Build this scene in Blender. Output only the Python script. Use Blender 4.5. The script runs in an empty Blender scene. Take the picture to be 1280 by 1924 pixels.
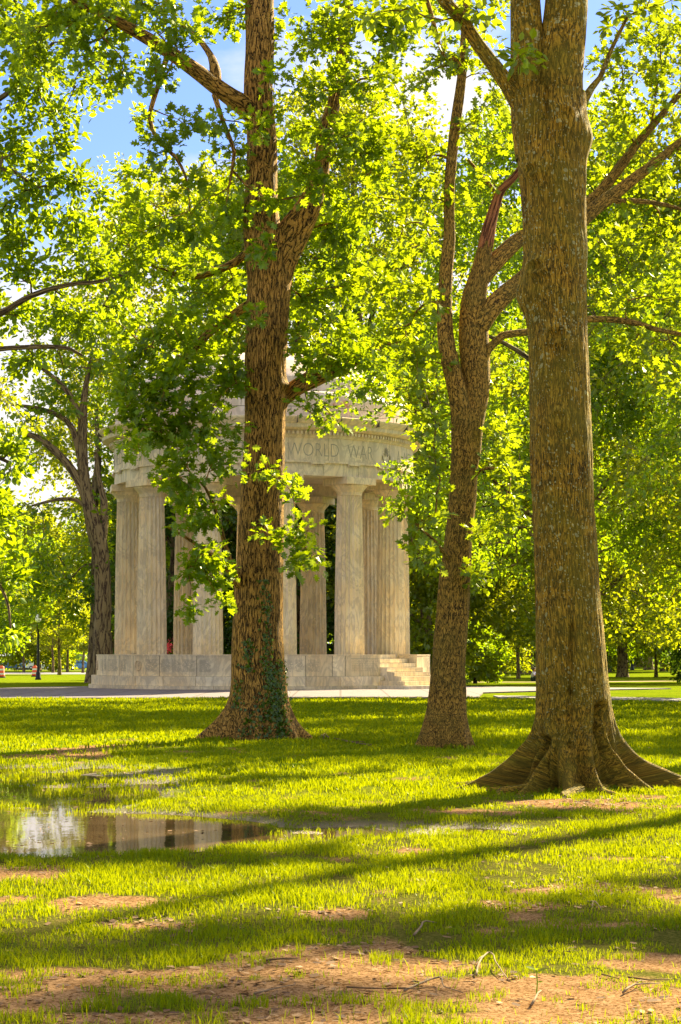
import bpy, bmesh, math, random
import numpy as np
from mathutils import Vector, noise as mnoise
random.seed(7)
rng = np.random.default_rng(7)
R = math.radians
scene = bpy.context.scene
COL = scene.collection

# ---------------------------------------------------------------- camera
F = 3704.0            # focal length in photograph pixels (photo 1280 x 1924)
EYE = 1.36
HOR = 1229.0
cam = bpy.data.cameras.new("camera"); camo = bpy.data.objects.new("camera", cam); COL.objects.link(camo)
camo.location = (0, 0, EYE); camo.rotation_euler = (R(90), 0, 0)
cam.sensor_fit = 'VERTICAL'; cam.sensor_height = 36.0; cam.lens = 36.0 * F / 1924.0
cam.shift_y = (HOR - 962.0) / 1924.0
cam.clip_start = 0.1; cam.clip_end = 4000
scene.camera = camo

# ---------------------------------------------------------------- light
SUN_AZ = 34.0         # degrees right of the view direction
SUN_EL = 33.0
world = bpy.data.worlds.new("World"); scene.world = world; world.use_nodes = True
nt = world.node_tree; nt.nodes.clear()
wo = nt.nodes.new('ShaderNodeOutputWorld'); bg = nt.nodes.new('ShaderNodeBackground')
sky = nt.nodes.new('ShaderNodeTexSky'); sky.sky_type = 'NISHITA'; sky.sun_disc = False
sky.sun_elevation = R(SUN_EL); sky.sun_rotation = R(SUN_AZ); sky.dust_density = .4; sky.ozone_density = 3.0; sky.air_density = 1.0
tc = nt.nodes.new('ShaderNodeTexCoord'); mp = nt.nodes.new('ShaderNodeMapping'); mp.inputs['Scale'].default_value = (5, 5, 11)
mp.inputs['Location'].default_value = (3.3, 0.4, 0.05)
nz = nt.nodes.new('ShaderNodeTexNoise'); nz.inputs['Scale'].default_value = 1.0; nz.inputs['Detail'].default_value = 7; nz.inputs['Roughness'].default_value = .55
cr = nt.nodes.new('ShaderNodeValToRGB'); cr.color_ramp.elements[0].position = .44; cr.color_ramp.elements[1].position = .60
mx = nt.nodes.new('ShaderNodeMix'); mx.data_type = 'RGBA'; mx.inputs['B'].default_value = (5.0, 4.8, 4.6, 1)
# clouds cover more of the sky towards the horizon (a real low bank of cloud, direction based)
sep = nt.nodes.new('ShaderNodeSeparateXYZ'); mr = nt.nodes.new('ShaderNodeValToRGB'); e_ = mr.color_ramp.elements
while len(e_) < 5: e_.new(.5)
for i_, (p_, v_) in enumerate(((.10, .75), (.215, .47), (.245, .34), (.40, .36), (.60, .60))): e_[i_].position = p_; e_[i_].color = (v_, v_, v_, 1)  # the upper stops add cloud high overhead for white fill light
sb = nt.nodes.new('ShaderNodeMath'); sb.operation = 'SUBTRACT'; sb.inputs[1].default_value = .45
ad = nt.nodes.new('ShaderNodeMath'); ad.operation = 'ADD'
L = nt.links.new
L(tc.outputs['Generated'], mp.inputs['Vector']); L(mp.outputs['Vector'], nz.inputs['Vector'])
L(tc.outputs['Generated'], sep.inputs[0]); L(sep.outputs['Z'], mr.inputs['Fac']); L(mr.outputs['Color'], sb.inputs[0])
L(nz.outputs['Fac'], ad.inputs[0]); L(sb.outputs[0], ad.inputs[1]); L(ad.outputs[0], cr.inputs['Fac'])
L(cr.outputs['Color'], mx.inputs['Factor']); tn = nt.nodes.new('ShaderNodeMix'); tn.data_type = 'RGBA'; tn.blend_type = 'MULTIPLY'; tn.inputs['Factor'].default_value = 1; tn.inputs['B'].default_value = (.55, .60, .86, 1)
L(sky.outputs['Color'], tn.inputs['A']); L(tn.outputs['Result'], mx.inputs['A']); L(mx.outputs['Result'], bg.inputs['Color'])
bg.inputs['Strength'].default_value = 0.050
L(bg.outputs['Background'], wo.inputs['Surface'])
sun = bpy.data.lights.new("sun", 'SUN'); sun.energy = 5.0; sun.angle = R(0.6); sun.color = (1.0, .84, .50)
suno = bpy.data.objects.new("sun", sun); COL.objects.link(suno)
SD = Vector((math.sin(R(SUN_AZ)) * math.cos(R(SUN_EL)), math.cos(R(SUN_AZ)) * math.cos(R(SUN_EL)), math.sin(R(SUN_EL))))
suno.rotation_euler = (-SD).to_track_quat('-Z', 'Y').to_euler(); suno.location = (30, 40, 40)
scene.view_settings.view_transform = 'Standard'; scene.view_settings.look = 'None'
scene.view_settings.gamma = 1.0; scene.view_settings.use_curve_mapping = False
scene.view_settings.exposure = 2.3
cy = scene.cycles
cy.max_bounces = 7; cy.diffuse_bounces = 3; cy.glossy_bounces = 3; cy.transmission_bounces = 4; cy.transparent_max_bounces = 4
cy.use_denoising = True; cy.caustics_reflective = False; cy.caustics_refractive = False
cy.sample_clamp_indirect = 8

# ---------------------------------------------------------------- helpers
def W(px, py, d):
    return np.array([(px - 640) / F * d, d, EYE - (py - HOR) / F * d])

def smooth(a, b, x):
    t = np.clip((x - a) / (b - a), 0, 1); return t * t * (3 - 2 * t)

def vnoise(x, y, z=None, seed=0):
    """value noise, vectorised, range -1..1"""
    if z is None: z = np.zeros_like(x)
    xi, yi, zi = np.floor(x).astype(np.int64), np.floor(y).astype(np.int64), np.floor(z).astype(np.int64)
    fx, fy, fz = x - xi, y - yi, z - zi
    fx = fx * fx * (3 - 2 * fx); fy = fy * fy * (3 - 2 * fy); fz = fz * fz * (3 - 2 * fz)
    def h(i, j, k):
        n = (i * 374761393 + j * 668265263 + k * 2147483647 + seed * 974711) & 0xffffffff
        n = ((n ^ (n >> 13)) * 1274126177) & 0xffffffff
        n = n ^ (n >> 16)
        return (n & 0xffff) / 32767.5 - 1
    r = 0
    for a, wx in ((0, 1 - fx), (1, fx)):
        for b, wy in ((0, 1 - fy), (1, fy)):
            for c, wz in ((0, 1 - fz), (1, fz)):
                r = r + wx * wy * wz * h(xi + a, yi + b, zi + c)
    return r

def fbm(x, y, z=None, oct=4, seed=0):
    r, a = 0, .5
    for i in range(oct):
        r = r + a * vnoise(x * 2 ** i, y * 2 ** i, None if z is None else z * 2 ** i, seed + i); a *= .5
    return r

def mesh_from(name, verts, loops, sizes, mat, smooth_=False, uv=None, attr=None):
    me = bpy.data.meshes.new(name)
    verts = np.asarray(verts, dtype=np.float32); loops = np.asarray(loops, dtype=np.int32); sizes = np.asarray(sizes, dtype=np.int32)
    me.vertices.add(len(verts)); me.vertices.foreach_set('co', verts.ravel())
    me.loops.add(len(loops)); me.loops.foreach_set('vertex_index', loops)
    me.polygons.add(len(sizes))
    st = np.zeros(len(sizes), dtype=np.int32); st[1:] = np.cumsum(sizes)[:-1]
    me.polygons.foreach_set('loop_start', st)
    me.polygons.foreach_set('use_smooth', np.full(len(sizes), smooth_, dtype=bool))
    if uv is not None:
        l = me.uv_layers.new(name='UVMap'); l.data.foreach_set('uv', np.asarray(uv, dtype=np.float32).ravel())
    if attr:
        for k, v in attr.items():
            a = me.attributes.new(k, 'FLOAT', 'POINT'); a.data.foreach_set('value', np.asarray(v, dtype=np.float32))
    me.update(calc_edges=True); me.validate()
    if mat: me.materials.append(mat)
    return me

def link(name, me, parent=None, loc=None, rz=0):
    o = bpy.data.objects.new(name, me); COL.objects.link(o)
    if parent: o.parent = parent
    if loc is not None: o.location = loc
    o.rotation_euler[2] = rz
    return o

def tag(o, label=None, cat=None, group=None, kind=None):
    if label: o['label'] = label
    if cat: o['category'] = cat
    if group: o['group'] = group
    if kind: o['kind'] = kind
    return o

def thing(name, label, cat, loc=(0, 0, 0), rz=0, group=None):
    return tag(link(name, None, None, loc, rz), label, cat, group)

class MB:
    """collects simple shapes, builds ONE mesh"""
    def __init__(s): s.v = []; s.f = []
    def add(s, vs, fs):
        o = len(s.v); s.v += [tuple(v) for v in vs]; s.f += [tuple(i + o for i in f) for f in fs]
    def box(s, c, d, rz=0, tilt=0):
        cx, cy_, cz = c; a, b, h = d[0] / 2, d[1] / 2, d[2] / 2
        vs = []
        for x, y, z in ((-a, -b, -h), (a, -b, -h), (a, b, -h), (-a, b, -h), (-a, -b, h), (a, -b, h), (a, b, h), (-a, b, h)):
            if tilt: x, z = x * math.cos(tilt) + z * math.sin(tilt), -x * math.sin(tilt) + z * math.cos(tilt)
            vs.append((cx + x * math.cos(rz) - y * math.sin(rz), cy_ + x * math.sin(rz) + y * math.cos(rz), cz + z))
        s.add(vs, [(0, 3, 2, 1), (4, 5, 6, 7), (0, 1, 5, 4), (1, 2, 6, 5), (2, 3, 7, 6), (3, 0, 4, 7)])
    def lathe(s, prof, n=32, c=(0, 0, 0), close=True):
        vs = []; m = len(prof)
        for i in range(n):
            a = 2 * math.pi * i / n
            for r, z in prof: vs.append((c[0] + r * math.cos(a), c[1] + r * math.sin(a), c[2] + z))
        fs = []
        for i in range(n):
            j = (i + 1) % n
            for k in range(m - 1): fs.append((i * m + k, j * m + k, j * m + k + 1, i * m + k + 1))
        if close:
            fs.append(tuple(i * m for i in range(n))[::-1]); fs.append(tuple(i * m + m - 1 for i in range(n)))
        s.add(vs, fs)
    def tube(s, pts, rad, n=6):
        pts = [Vector(p) for p in pts]; vs = []; up = Vector((0.13, .31, .9)).normalized()
        for i, p in enumerate(pts):
            t = (pts[min(i + 1, len(pts) - 1)] - pts[max(i - 1, 0)]).normalized()
            a = t.cross(up)
            if a.length < .05: a = t.cross(Vector((1, 0, 0)))
            a.normalize(); b = t.cross(a)
            r = rad[i] if hasattr(rad, '__len__') else rad
            for k in range(n):
                q = 2 * math.pi * k / n; vs.append(p + (a * math.cos(q) + b * math.sin(q)) * r)
        fs = []
        for i in range(len(pts) - 1):
            for k in range(n):
                l = (k + 1) % n; fs.append((i * n + k, i * n + l, i * n + n + l, i * n + n + k))
        fs.append(tuple(range(n))[::-1]); fs.append(tuple(range((len(pts) - 1) * n, len(pts) * n)))
        s.add(vs, fs)
    def prism(s, poly, z0, z1):
        n = len(poly)
        s.add([(x, y, z0) for x, y in poly] + [(x, y, z1) for x, y in poly],
              [tuple(range(n))[::-1], tuple(range(n, 2 * n))] + [(i, (i + 1) % n, n + (i + 1) % n, n + i) for i in range(n)])
    def build(s, name, mat, parent=None, sm=False, bevel=0, **k):
        me = bpy.data.meshes.new(name); me.from_pydata(s.v, [], s.f)
        bm = bmesh.new(); bm.from_mesh(me); bmesh.ops.recalc_face_normals(bm, faces=bm.faces); bm.to_mesh(me); bm.free()
        me.materials.append(mat)
        me.polygons.foreach_set('use_smooth', np.full(len(me.polygons), sm, dtype=bool))
        o = link(name, me, parent, **k)
        if bevel:
            m = o.modifiers.new('bevel', 'BEVEL'); m.width = bevel; m.segments = 2; m.limit_method = 'ANGLE'
        return o

# ---------------------------------------------------------------- materials
class NB:
    def __init__(s, name):
        s.m = bpy.data.materials.new(name); s.m.use_nodes = True; s.t = s.m.node_tree; s.t.nodes.clear()
        s.out = s.t.nodes.new('ShaderNodeOutputMaterial')
    def n(s, typ, **kw):
        x = s.t.nodes.new('ShaderNode' + typ)
        for k, v in kw.items():
            if k in ('data_type', 'operation', 'blend_type', 'feature', 'interpolation_type', 'noise_dimensions', 'voronoi_dimensions', 'attribute_name', 'distribution', 'wave_type', 'bands_direction'): setattr(x, k, v)
            else:
                s.put(x, k, v)
        return x
    def put(s, x, k, v):
        k = int(k[1:]) if k[0] == '_' else k.replace('_', ' ')
        i = x.inputs[k]
        if hasattr(v, 'links') or isinstance(v, bpy.types.NodeSocket): s.t.links.new(v, i)
        else: i.default_value = v
    def mix(s, f, a, b, bt='MIX'):
        x = s.t.nodes.new('ShaderNodeMix'); x.data_type = 'RGBA'; x.blend_type = bt
        for k, v in (('Factor', f), ('A', a), ('B', b)):
            if isinstance(v, bpy.types.NodeSocket): s.t.links.new(v, x.inputs[k])
            else: x.inputs[k].default_value = v if k == 'Factor' or len(v) == 4 else (*v, 1)
        return x.outputs['Result']
    def math(s, op, a, b=0.0, c=None):
        x = s.t.nodes.new('ShaderNodeMath'); x.operation = op
        for i, v in enumerate((a, b) if c is None else (a, b, c)):
            if isinstance(v, bpy.types.NodeSocket): s.t.links.new(v, x.inputs[i])
            else: x.inputs[i].default_value = v
        return x.outputs[0]
    def ramp(s, f, *st):
        x = s.t.nodes.new('ShaderNodeValToRGB'); e = x.color_ramp.elements
        while len(e) < len(st): e.new(.5)
        for i, (p, c) in enumerate(st):
            e[i].position = p; e[i].color = (c, c, c, 1) if not hasattr(c, '__len__') else (*c, 1)
        s.t.links.new(f, x.inputs[0]); return x.outputs['Color']
    def noise(s, vec, scale, detail=4, rough=.55, dist=0):
        x = s.t.nodes.new('ShaderNodeTexNoise'); x.inputs['Scale'].default_value = scale; x.inputs['Detail'].default_value = detail
        x.inputs['Roughness'].default_value = rough; x.inputs['Distortion'].default_value = dist
        if vec is not None: s.t.links.new(vec, x.inputs['Vector'])
        return x.outputs['Fac']
    def coord(s, which='Object', scale=(1, 1, 1), loc=(0, 0, 0)):
        c = s.t.nodes.new('ShaderNodeTexCoord'); m = s.t.nodes.new('ShaderNodeMapping')
        m.inputs['Scale'].default_value = scale; m.inputs['Location'].default_value = loc
        s.t.links.new(c.outputs[which], m.inputs['Vector']); return m.outputs['Vector']
    def bump(s, h, dist, strength=1.0):
        x = s.t.nodes.new('ShaderNodeBump'); x.inputs['Distance'].default_value = dist; x.inputs['Strength'].default_value = strength
        s.t.links.new(h, x.inputs['Height']); return x.outputs['Normal']
    def done(s, sh): s.t.links.new(sh, s.out.inputs['Surface']); return s.m
    def principled(s, col, rough=.6, normal=None, spec=.3, metal=0, coat=0):
        p = s.t.nodes.new('ShaderNodeBsdfPrincipled')
        for k, v in (('Base Color', col), ('Roughness', rough), ('Normal', normal), ('Specular IOR Level', spec), ('Metallic', metal), ('Coat Weight', coat)):
            if v is None: continue
            if isinstance(v, bpy.types.NodeSocket): s.t.links.new(v, p.inputs[k])
            else: p.inputs[k].default_value = (*v, 1) if k == 'Base Color' and len(v) == 3 else v
        return p.outputs[0]

def plain(name, col, rough=.6, metal=0, spec=.4, var=.12, scale=6):
    b = NB(name); v = b.noise(b.coord(), scale, 5)
    c = b.mix(b.ramp(v, (.3, 0), (.7, 1)), tuple(x * (1 - var) for x in col), tuple(min(1, x * (1 + var)) for x in col))
    return b.done(b.principled(c, rough, None, spec, metal))

def leaf_mat(name, dark, light, trans, tw=.55, gloss=.36, patch=.55):
    b = NB(name)
    g = b.t.nodes.new('ShaderNodeNewGeometry'); r = g.outputs['Random Per Island']
    cl = b.noise(b.coord('Object'), patch, 2 if patch < 1 else 5)
    f = b.math('ADD', b.math('MULTIPLY', r, .65), b.math('MULTIPLY', cl, .5))
    f = b.ramp(f, (.2, 0), (.8, 1))
    c = b.mix(f, dark, light)
    tcol = b.mix(f, tuple(x * .75 for x in trans), trans)
    d = b.n('BsdfDiffuse', Color=c); t = b.n('BsdfTranslucent', Color=tcol)
    gl = b.n('BsdfGlossy', Roughness=gloss); gl.inputs['Color'].default_value = (.75, .8, .6, 1)
    m = b.n('MixShader', Fac=tw); b.t.links.new(d.outputs[0], m.inputs[1]); b.t.links.new(t.outputs[0], m.inputs[2])
    m2 = b.n('MixShader', Fac=.045 if patch < 1 else .012); b.t.links.new(m.outputs[0], m2.inputs[1]); b.t.links.new(gl.outputs[0], m2.inputs[2])
    return b.done(m2.outputs[0])

def bark_mat(name, ridge, furrow, su, sv, moss=0, mosscol=(.10, .13, .02), lichen=0, bump=.03, width=.16):
    """UV (metres round, metres along): elongated plates split by furrows"""
    b = NB(name)
    uv = b.coord('UV')
    wob = b.t.nodes.new('ShaderNodeTexNoise'); wob.inputs['Scale'].default_value = 3.5; wob.inputs['Detail'].default_value = 5; b.t.links.new(uv, wob.inputs['Vector'])
    vm = b.t.nodes.new('ShaderNodeVectorMath'); vm.operation = 'MULTIPLY_ADD'
    b.t.links.new(wob.outputs['Color'], vm.inputs[0]); vm.inputs[1].default_value = (.11, .22, 0); b.t.links.new(uv, vm.inputs[2])
    mp2 = b.t.nodes.new('ShaderNodeMapping'); mp2.inputs['Scale'].default_value = (su, sv, 1); b.t.links.new(vm.outputs[0], mp2.inputs['Vector'])
    vo = b.n('TexVoronoi', feature='DISTANCE_TO_EDGE', voronoi_dimensions='2D', Scale=1.0); b.t.links.new(mp2.outputs[0], vo.inputs['Vector'])
    vo2 = b.n('TexVoronoi', feature='DISTANCE_TO_EDGE', voronoi_dimensions='2D', Scale=2.3); b.t.links.new(mp2.outputs[0], vo2.inputs['Vector'])
    fine = b.noise(uv, 55, 5, .65)
    mp3 = b.t.nodes.new('ShaderNodeMapping'); mp3.inputs['Scale'].default_value = (su * .75, sv * .5, 1); b.t.links.new(uv, mp3.inputs['Vector'])
    rn = b.t.nodes.new('ShaderNodeTexNoise'); rn.noise_dimensions = '2D'; rn.inputs['Scale'].default_value = 1.0; rn.inputs['Detail'].default_value = 3; rn.inputs['Roughness'].default_value = .5; rn.inputs['Distortion'].default_value = .35
    b.t.links.new(mp3.outputs[0], rn.inputs['Vector'])
    ab = b.math('ABSOLUTE', b.math('SUBTRACT', rn.outputs['Fac'], .5))
    h = b.ramp(ab, (0, 0), (.04, .45), (.11, 1))
    h2 = b.ramp(vo.outputs['Distance'], (0, 0), (.16, 1))
    hh = b.math('MULTIPLY', h, b.math('ADD', b.math('MULTIPLY', h2, .30), .70))
    hh = b.math('ADD', hh, b.math('MULTIPLY', fine, .35))
    big = b.ramp(b.noise(uv, 1.3, 4), (.35, 0), (.65, 1))
    rc = b.mix(big, tuple(x * .72 for x in ridge), ridge)
    rc = b.mix(b.ramp(fine, (.35, 0), (.65, 1)), rc, tuple(min(1, x * 1.35) for x in ridge))
    c = b.mix(b.ramp(hh, (.3, 0), (.9, 1)), furrow, rc)
    if moss:
        mm = b.ramp(b.noise(uv, 2.2, 6, .6), (.5 - moss * .25, 0), (.62, 1))
        c = b.mix(b.math('MULTIPLY', mm, min(.85, moss)), c, mosscol)
    if lichen:
        wv = b.t.nodes.new('ShaderNodeVectorMath'); wv.operation = 'MULTIPLY_ADD'; b.t.links.new(wob.outputs['Color'], wv.inputs[0]); wv.inputs[1].default_value = (.05, .05, 0); b.t.links.new(uv, wv.inputs[2])
        sp = None
        for sc_, th_, k_ in ((16.0, .80, 1.5), (38.0, .72, 1.2)):
            lv = b.n('TexVoronoi', feature='F1', voronoi_dimensions='2D', Scale=sc_); b.t.links.new(wv.outputs[0], lv.inputs['Vector'])
            sr = b.t.nodes.new('ShaderNodeSeparateColor'); b.t.links.new(lv.outputs['Color'], sr.inputs[0])
            lm = b.noise(uv, 1.9, 3)
            thr = b.math('MULTIPLY', b.math('SUBTRACT', b.math('ADD', sr.outputs[0], b.math('MULTIPLY', b.math('SUBTRACT', lm, .5), .7)), th_), k_)
            q_ = b.math('LESS_THAN', lv.outputs['Distance'], thr)
            sp = q_ if sp is None else b.math('MAXIMUM', sp, q_)
        sz_ = b.t.nodes.new('ShaderNodeSeparateXYZ'); b.t.links.new(b.coord('Object'), sz_.inputs[0]); sp = b.math('MULTIPLY', sp, b.ramp(sz_.outputs['Z'], (.35, 0), (.9, 1)))
        c = b.mix(b.math('MULTIPLY', sp, .8), c, (.42, .42, .18))
    return b.done(b.principled(c, .85, b.bump(hh, bump), .2))
# ---------------------------------------------------------------- setting: lawn, soil, puddle, paving
def G(px, py):
    d = EYE * F / (py - HOR); return (px - 640) / F * d, d

DIRT = []
for cx_, cy2, rx_, ry_, w_ in [(230, 1843, 210, 26, 1.0), (60, 1885, 190, 22, .9), (200, 1915, 160, 14, .8), (640, 1835, 130, 30, .9), (470, 1862, 130, 18, .8),
        (800, 1815, 240, 20, .8), (950, 1868, 330, 36, 1.15), (1190, 1885, 220, 36, 1.1), (1000, 1915, 260, 20, 1.2), (1180, 1808, 160, 14, .7),
        (160, 1412, 72, 12, 1.3), (50, 1645, 100, 12, .9), (200, 1698, 120, 12, .8), (285, 1738, 110, 13, 1.05), (620, 1722, 90, 10, .9),
        (1080, 1668, 140, 11, 1.05), (1000, 1700, 130, 9, .9), (830, 1526, 80, 7, 1.1), (1110, 1512, 160, 12, 1.1), (20, 1690, 70, 10, .8), (1150, 1735, 130, 9, .7), (700, 1790, 120, 9, .6), (930, 1750, 80, 8, .6)]:
    if cy2 > 1780: w_ *= 1.22
    x_, y_ = G(cx_, cy2); ya = G(0, cy2 + ry_)[1]; yb = G(0, cy2 - ry_)[1]
    DIRT.append((x_, y_, rx_ / F * y_, (yb - ya) / 2, w_))

def dirt_mask(x, y):
    s = np.zeros_like(x)
    for cx_, cy2, rx_, ry_, w_ in DIRT:
        s = np.maximum(s, w_ * np.exp(-(((x - cx_) / rx_) ** 2 + ((y - cy2) / ry_) ** 2) * .9))
    # outside the picture's foot the bare ground simply carries on
    s = np.maximum(s, .75 * smooth(8.0, 6.6, y))
    s = s + .95 * fbm(x * 2.1, y * 1.6, oct=5, seed=3) + .16 * fbm(x * .5, y * .4, oct=2, seed=9)
    return smooth(.27, .56, s)

PUD = [(-2.1, 15.3, 1.75, 2.0), (-3.9, 15.8, 1.6, 2.4), (-3.3, 20.6, 1.75, 4.4), (-.45, 15.2, 1.25, .75), (.35, 15.45, 1.15, .62)]
def puddle(x, y):
    s = np.zeros_like(x)
    for i, (a, b, c, d) in enumerate(PUD):
        q = ((x - a) / c) ** 2 + ((y - b) / d) ** 2
        s = np.maximum(s, smooth(1.25, .55, q) * (1, 1, .50, .62, .5)[i])
    s = s + np.where(s > .01, .30 * fbm(x * 1.8, y * 1.1, oct=4, seed=77), 0)
    return s

def ground_z(x, y):
    x = np.asarray(x, dtype=float); y = np.asarray(y, dtype=float)
    left = np.interp(y, [75, 110, 150, 200, 400, 900], [0, -.3, -.6, -.85, -1.5, -1.5])
    right = np.interp(y, [75, 110, 130, 200, 400, 900], [0, -.3, -.4, -.35, -.3, -.3])
    t = smooth(-13, -2, x)
    z = left * (1 - t) + right * t
    near = smooth(45, 30, y)
    z = z + near * (.022 * fbm(x * .9, y * .9, oct=4, seed=21) + .008 * fbm(x * 6, y * 6, oct=3, seed=22) * smooth(25, 12, y))
    z = z - .075 * puddle(x, y) * near
    return z
WATER_Z = -.032

ys = np.concatenate([[-60, -30, -12, -4, 0, 2, 3.5], np.geomspace(4.5, 34, 330), np.geomspace(35, 95, 70), np.geomspace(98, 2500, 46)])
nx = 300
tt = np.linspace(-1, 1, nx); tt = np.sign(tt) * (0.45 * np.abs(tt) + .55 * np.abs(tt) ** 4)
X = []; Y = []
for y in ys:
    half = 4 + abs(y) * .30 + (max(0, y - 40) * 1.0) + (25 if y < 3 else 0) + 10 * smooth(20, 45, y)
    X.append(tt * half * (1 if y < 60 else 1.15)); Y.append(np.full(nx, y))
X = np.array(X); Y = np.array(Y); Z = ground_z(X, Y)
n = len(ys); idx = np.arange(n * nx).reshape(n, nx)
quads = np.stack([idx[:-1, :-1], idx[:-1, 1:], idx[1:, 1:], idx[1:, :-1]], -1).reshape(-1, 4)

b = NB('lawn_soil')
at = b.n('Attribute', attribute_name='dirt'); 
oc = b.coord('Object')
n1 = b.noise(oc, 9, 8, .65); n2 = b.noise(oc, 55, 5, .7); n3 = b.noise(oc, .8, 4)
soil = b.mix(b.ramp(n1, (.3, 0), (.7, 1)), (.18, .10, .045), (.37, .23, .12))
soil = b.mix(b.ramp(n2, (.42, 0), (.5, 1)), (.10, .05, .018), soil)
turf = b.mix(b.ramp(n2, (.35, 0), (.65, 1)), (.035, .08, .004), (.14, .20, .006))
turf = b.mix(b.ramp(n3, (.35, 0), (.65, 1)), turf, b.mix(.5, turf, (.22, .23, .01)))
na = b.n('Attribute', attribute_name='near'); turf = b.mix(b.math('MULTIPLY', na.outputs['Fac'], .85), turf, b.mix(b.ramp(n2, (.4, 0), (.6, 1)), (.035, .040, .008), (.12, .10, .03))); ng = b.ramp(b.noise(oc, 6, 6, .7), (.56, 0), (.66, 1)); turf = b.mix(b.math('MULTIPLY', ng, .22), turf, (.20, .12, .05)); col = b.mix(at.outputs['Fac'], turf, soil)
hh = b.math('ADD', n1, b.math('MULTIPLY', n2, .5))
wt = b.n('Attribute', attribute_name='wet'); col = b.mix(b.math('MULTIPLY', wt.outputs['Fac'], .75), col, (.05, .03, .012)); rg = b.math('SUBTRACT', .95, b.math('MULTIPLY', wt.outputs['Fac'], .55))
lawn_m = b.done(b.principled(col, rg, b.bump(hh, .03, .8), b.math('MULTIPLY', wt.outputs['Fac'], .4)))
lawn = link('lawn', mesh_from('lawn', np.stack([X, Y, Z], -1).reshape(-1, 3), quads.ravel(), np.full(len(quads), 4), lawn_m, True,
            attr={'near': smooth(26, 15, Y).ravel(), 'wet': smooth(.02, .35, puddle(X, Y)).ravel(), 'dirt': np.maximum(dirt_mask(X, Y) * (Y < 34), smooth(.25, .6, puddle(X, Y))).ravel()}))
tag(lawn, kind='structure')

b = NB('puddle_water')
w = b.noise(b.coord('Object', (1, .6, 1)), 5, 3); w2 = b.noise(b.coord('Object'), 1.4, 3)
b2 = b.principled(b.mix(b.ramp(w2, (.35, 0), (.7, 1)), (.05, .030, .012), (.10, .065, .03)), .03, b.bump(w, .002, .35), .5)
water_m = b.done(b2)
pu = MB(); pu.add([(-6.5, 12.6, WATER_Z), (2, 12.6, WATER_Z), (2, 26.5, WATER_Z), (-9, 26.5, WATER_Z)], [(0, 1, 2, 3)])
tag(pu.build('puddle', water_m), kind='structure')

# paving round the memorial: one slab, its outline traced in metres
MC = np.array([-3.11, 80.0])
b = NB('paving')
v = b.noise(b.coord(), 2.2, 6); v2 = b.noise(b.coord(), 60, 4)
br = b.t.nodes.new('ShaderNodeTexBrick'); br.inputs['Scale'].default_value = .33; br.inputs['Mortar Size'].default_value = .012; br.offset = 0
br.inputs['Color1'].default_value = (1, 1, 1, 1); br.inputs['Color2'].default_value = (.9, .9, .9, 1); br.inputs['Mortar'].default_value = (.45, .42, .42, 1)
b.t.links.new(b.coord('Object', (1, 1, 1)), br.inputs['Vector'])
c = b.mix(b.ramp(v, (.3, 0), (.7, 1)), (.13, .105, .12), (.19, .16, .175)); c = b.mix(1.0, c, br.outputs['Color'], 'MULTIPLY')
paving_m = b.done(b.principled(c, .75, b.bump(v2, .004), .3))
out = [(-70, 56), (-30, 58.0), (-10, 59.4), (0, 60.1), (4.1, 60.2), (4.2, 60.4), (4.9, 67.8), (6.7, 70.4), (11.8, 75.5), (13, 77.5), (11.5, 79), (8.4, 83.5), (5.8, 87), (2, 90), (-3, 91.5), (-8, 90), (-12, 86), (-13.5, 80), (-13.6, 74.6), (-30, 71.5), (-70, 66)]
def sheet(name, poly, mat, dz, sub=1.0):
    bm = bmesh.new(); vs = [bm.verts.new((x, y, 0)) for x, y in poly]; bm.faces.new(vs)
    for k in range(60, 330, 8):
        g = bm.verts[:] + bm.edges[:] + bm.faces[:]
        bmesh.ops.bisect_plane(bm, geom=g, plane_co=(0, k, 0), plane_no=(0, 1, 0))
    for k in range(-72, 80, 4):
        g = bm.verts[:] + bm.edges[:] + bm.faces[:]
        bmesh.ops.bisect_plane(bm, geom=g, plane_co=(k, 0, 0), plane_no=(1, 0, 0))
    for v_ in bm.verts: v_.co.z = float(ground_z(v_.co.x, v_.co.y)) + dz
    e = bmesh.ops.extrude_face_region(bm, geom=bm.faces[:])
    for q in e['geom']:
        if isinstance(q, bmesh.types.BMVert): q.co.z -= .12
    bmesh.ops.recalc_face_normals(bm, faces=bm.faces)
    me = bpy.data.meshes.new(name); bm.to_mesh(me); bm.free(); me.materials.append(mat)
    return link(name, me)
tag(sheet('plaza_paving', out, paving_m, .045), kind='structure')
concrete_m = plain('concrete_path', (.22, .20, .225), .8, var=.15, scale=3)
tag(sheet('footpath', [(4.9, 60.2), (7.5, 58), (11.2, 54.2), (30, 45), (31, 47.5), (12, 57.5), (8, 61.5), (4.9, 63.2)], concrete_m, .036), kind='structure')
gravel_m = plain('worn_track', (.30, .17, .12), .95, var=.3, scale=2)
tag(sheet('dirt_track', [(6, 118), (14, 119), (22, 126), (21, 128), (13, 121.5), (6, 120.5)], gravel_m, .012), kind='structure')
asphalt_m = plain('street_asphalt', (.18, .17, .20), .8, var=.2, scale=.8)
tag(sheet('street', [(-75, 228), (-60, 224), (-18, 222), (-18, 255), (-75, 262)], asphalt_m, .02), kind='structure')
tag(sheet('far_street', [(-110, 325), (-26, 318), (-26, 329), (-110, 330)], asphalt_m, .022), kind='structure')

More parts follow.
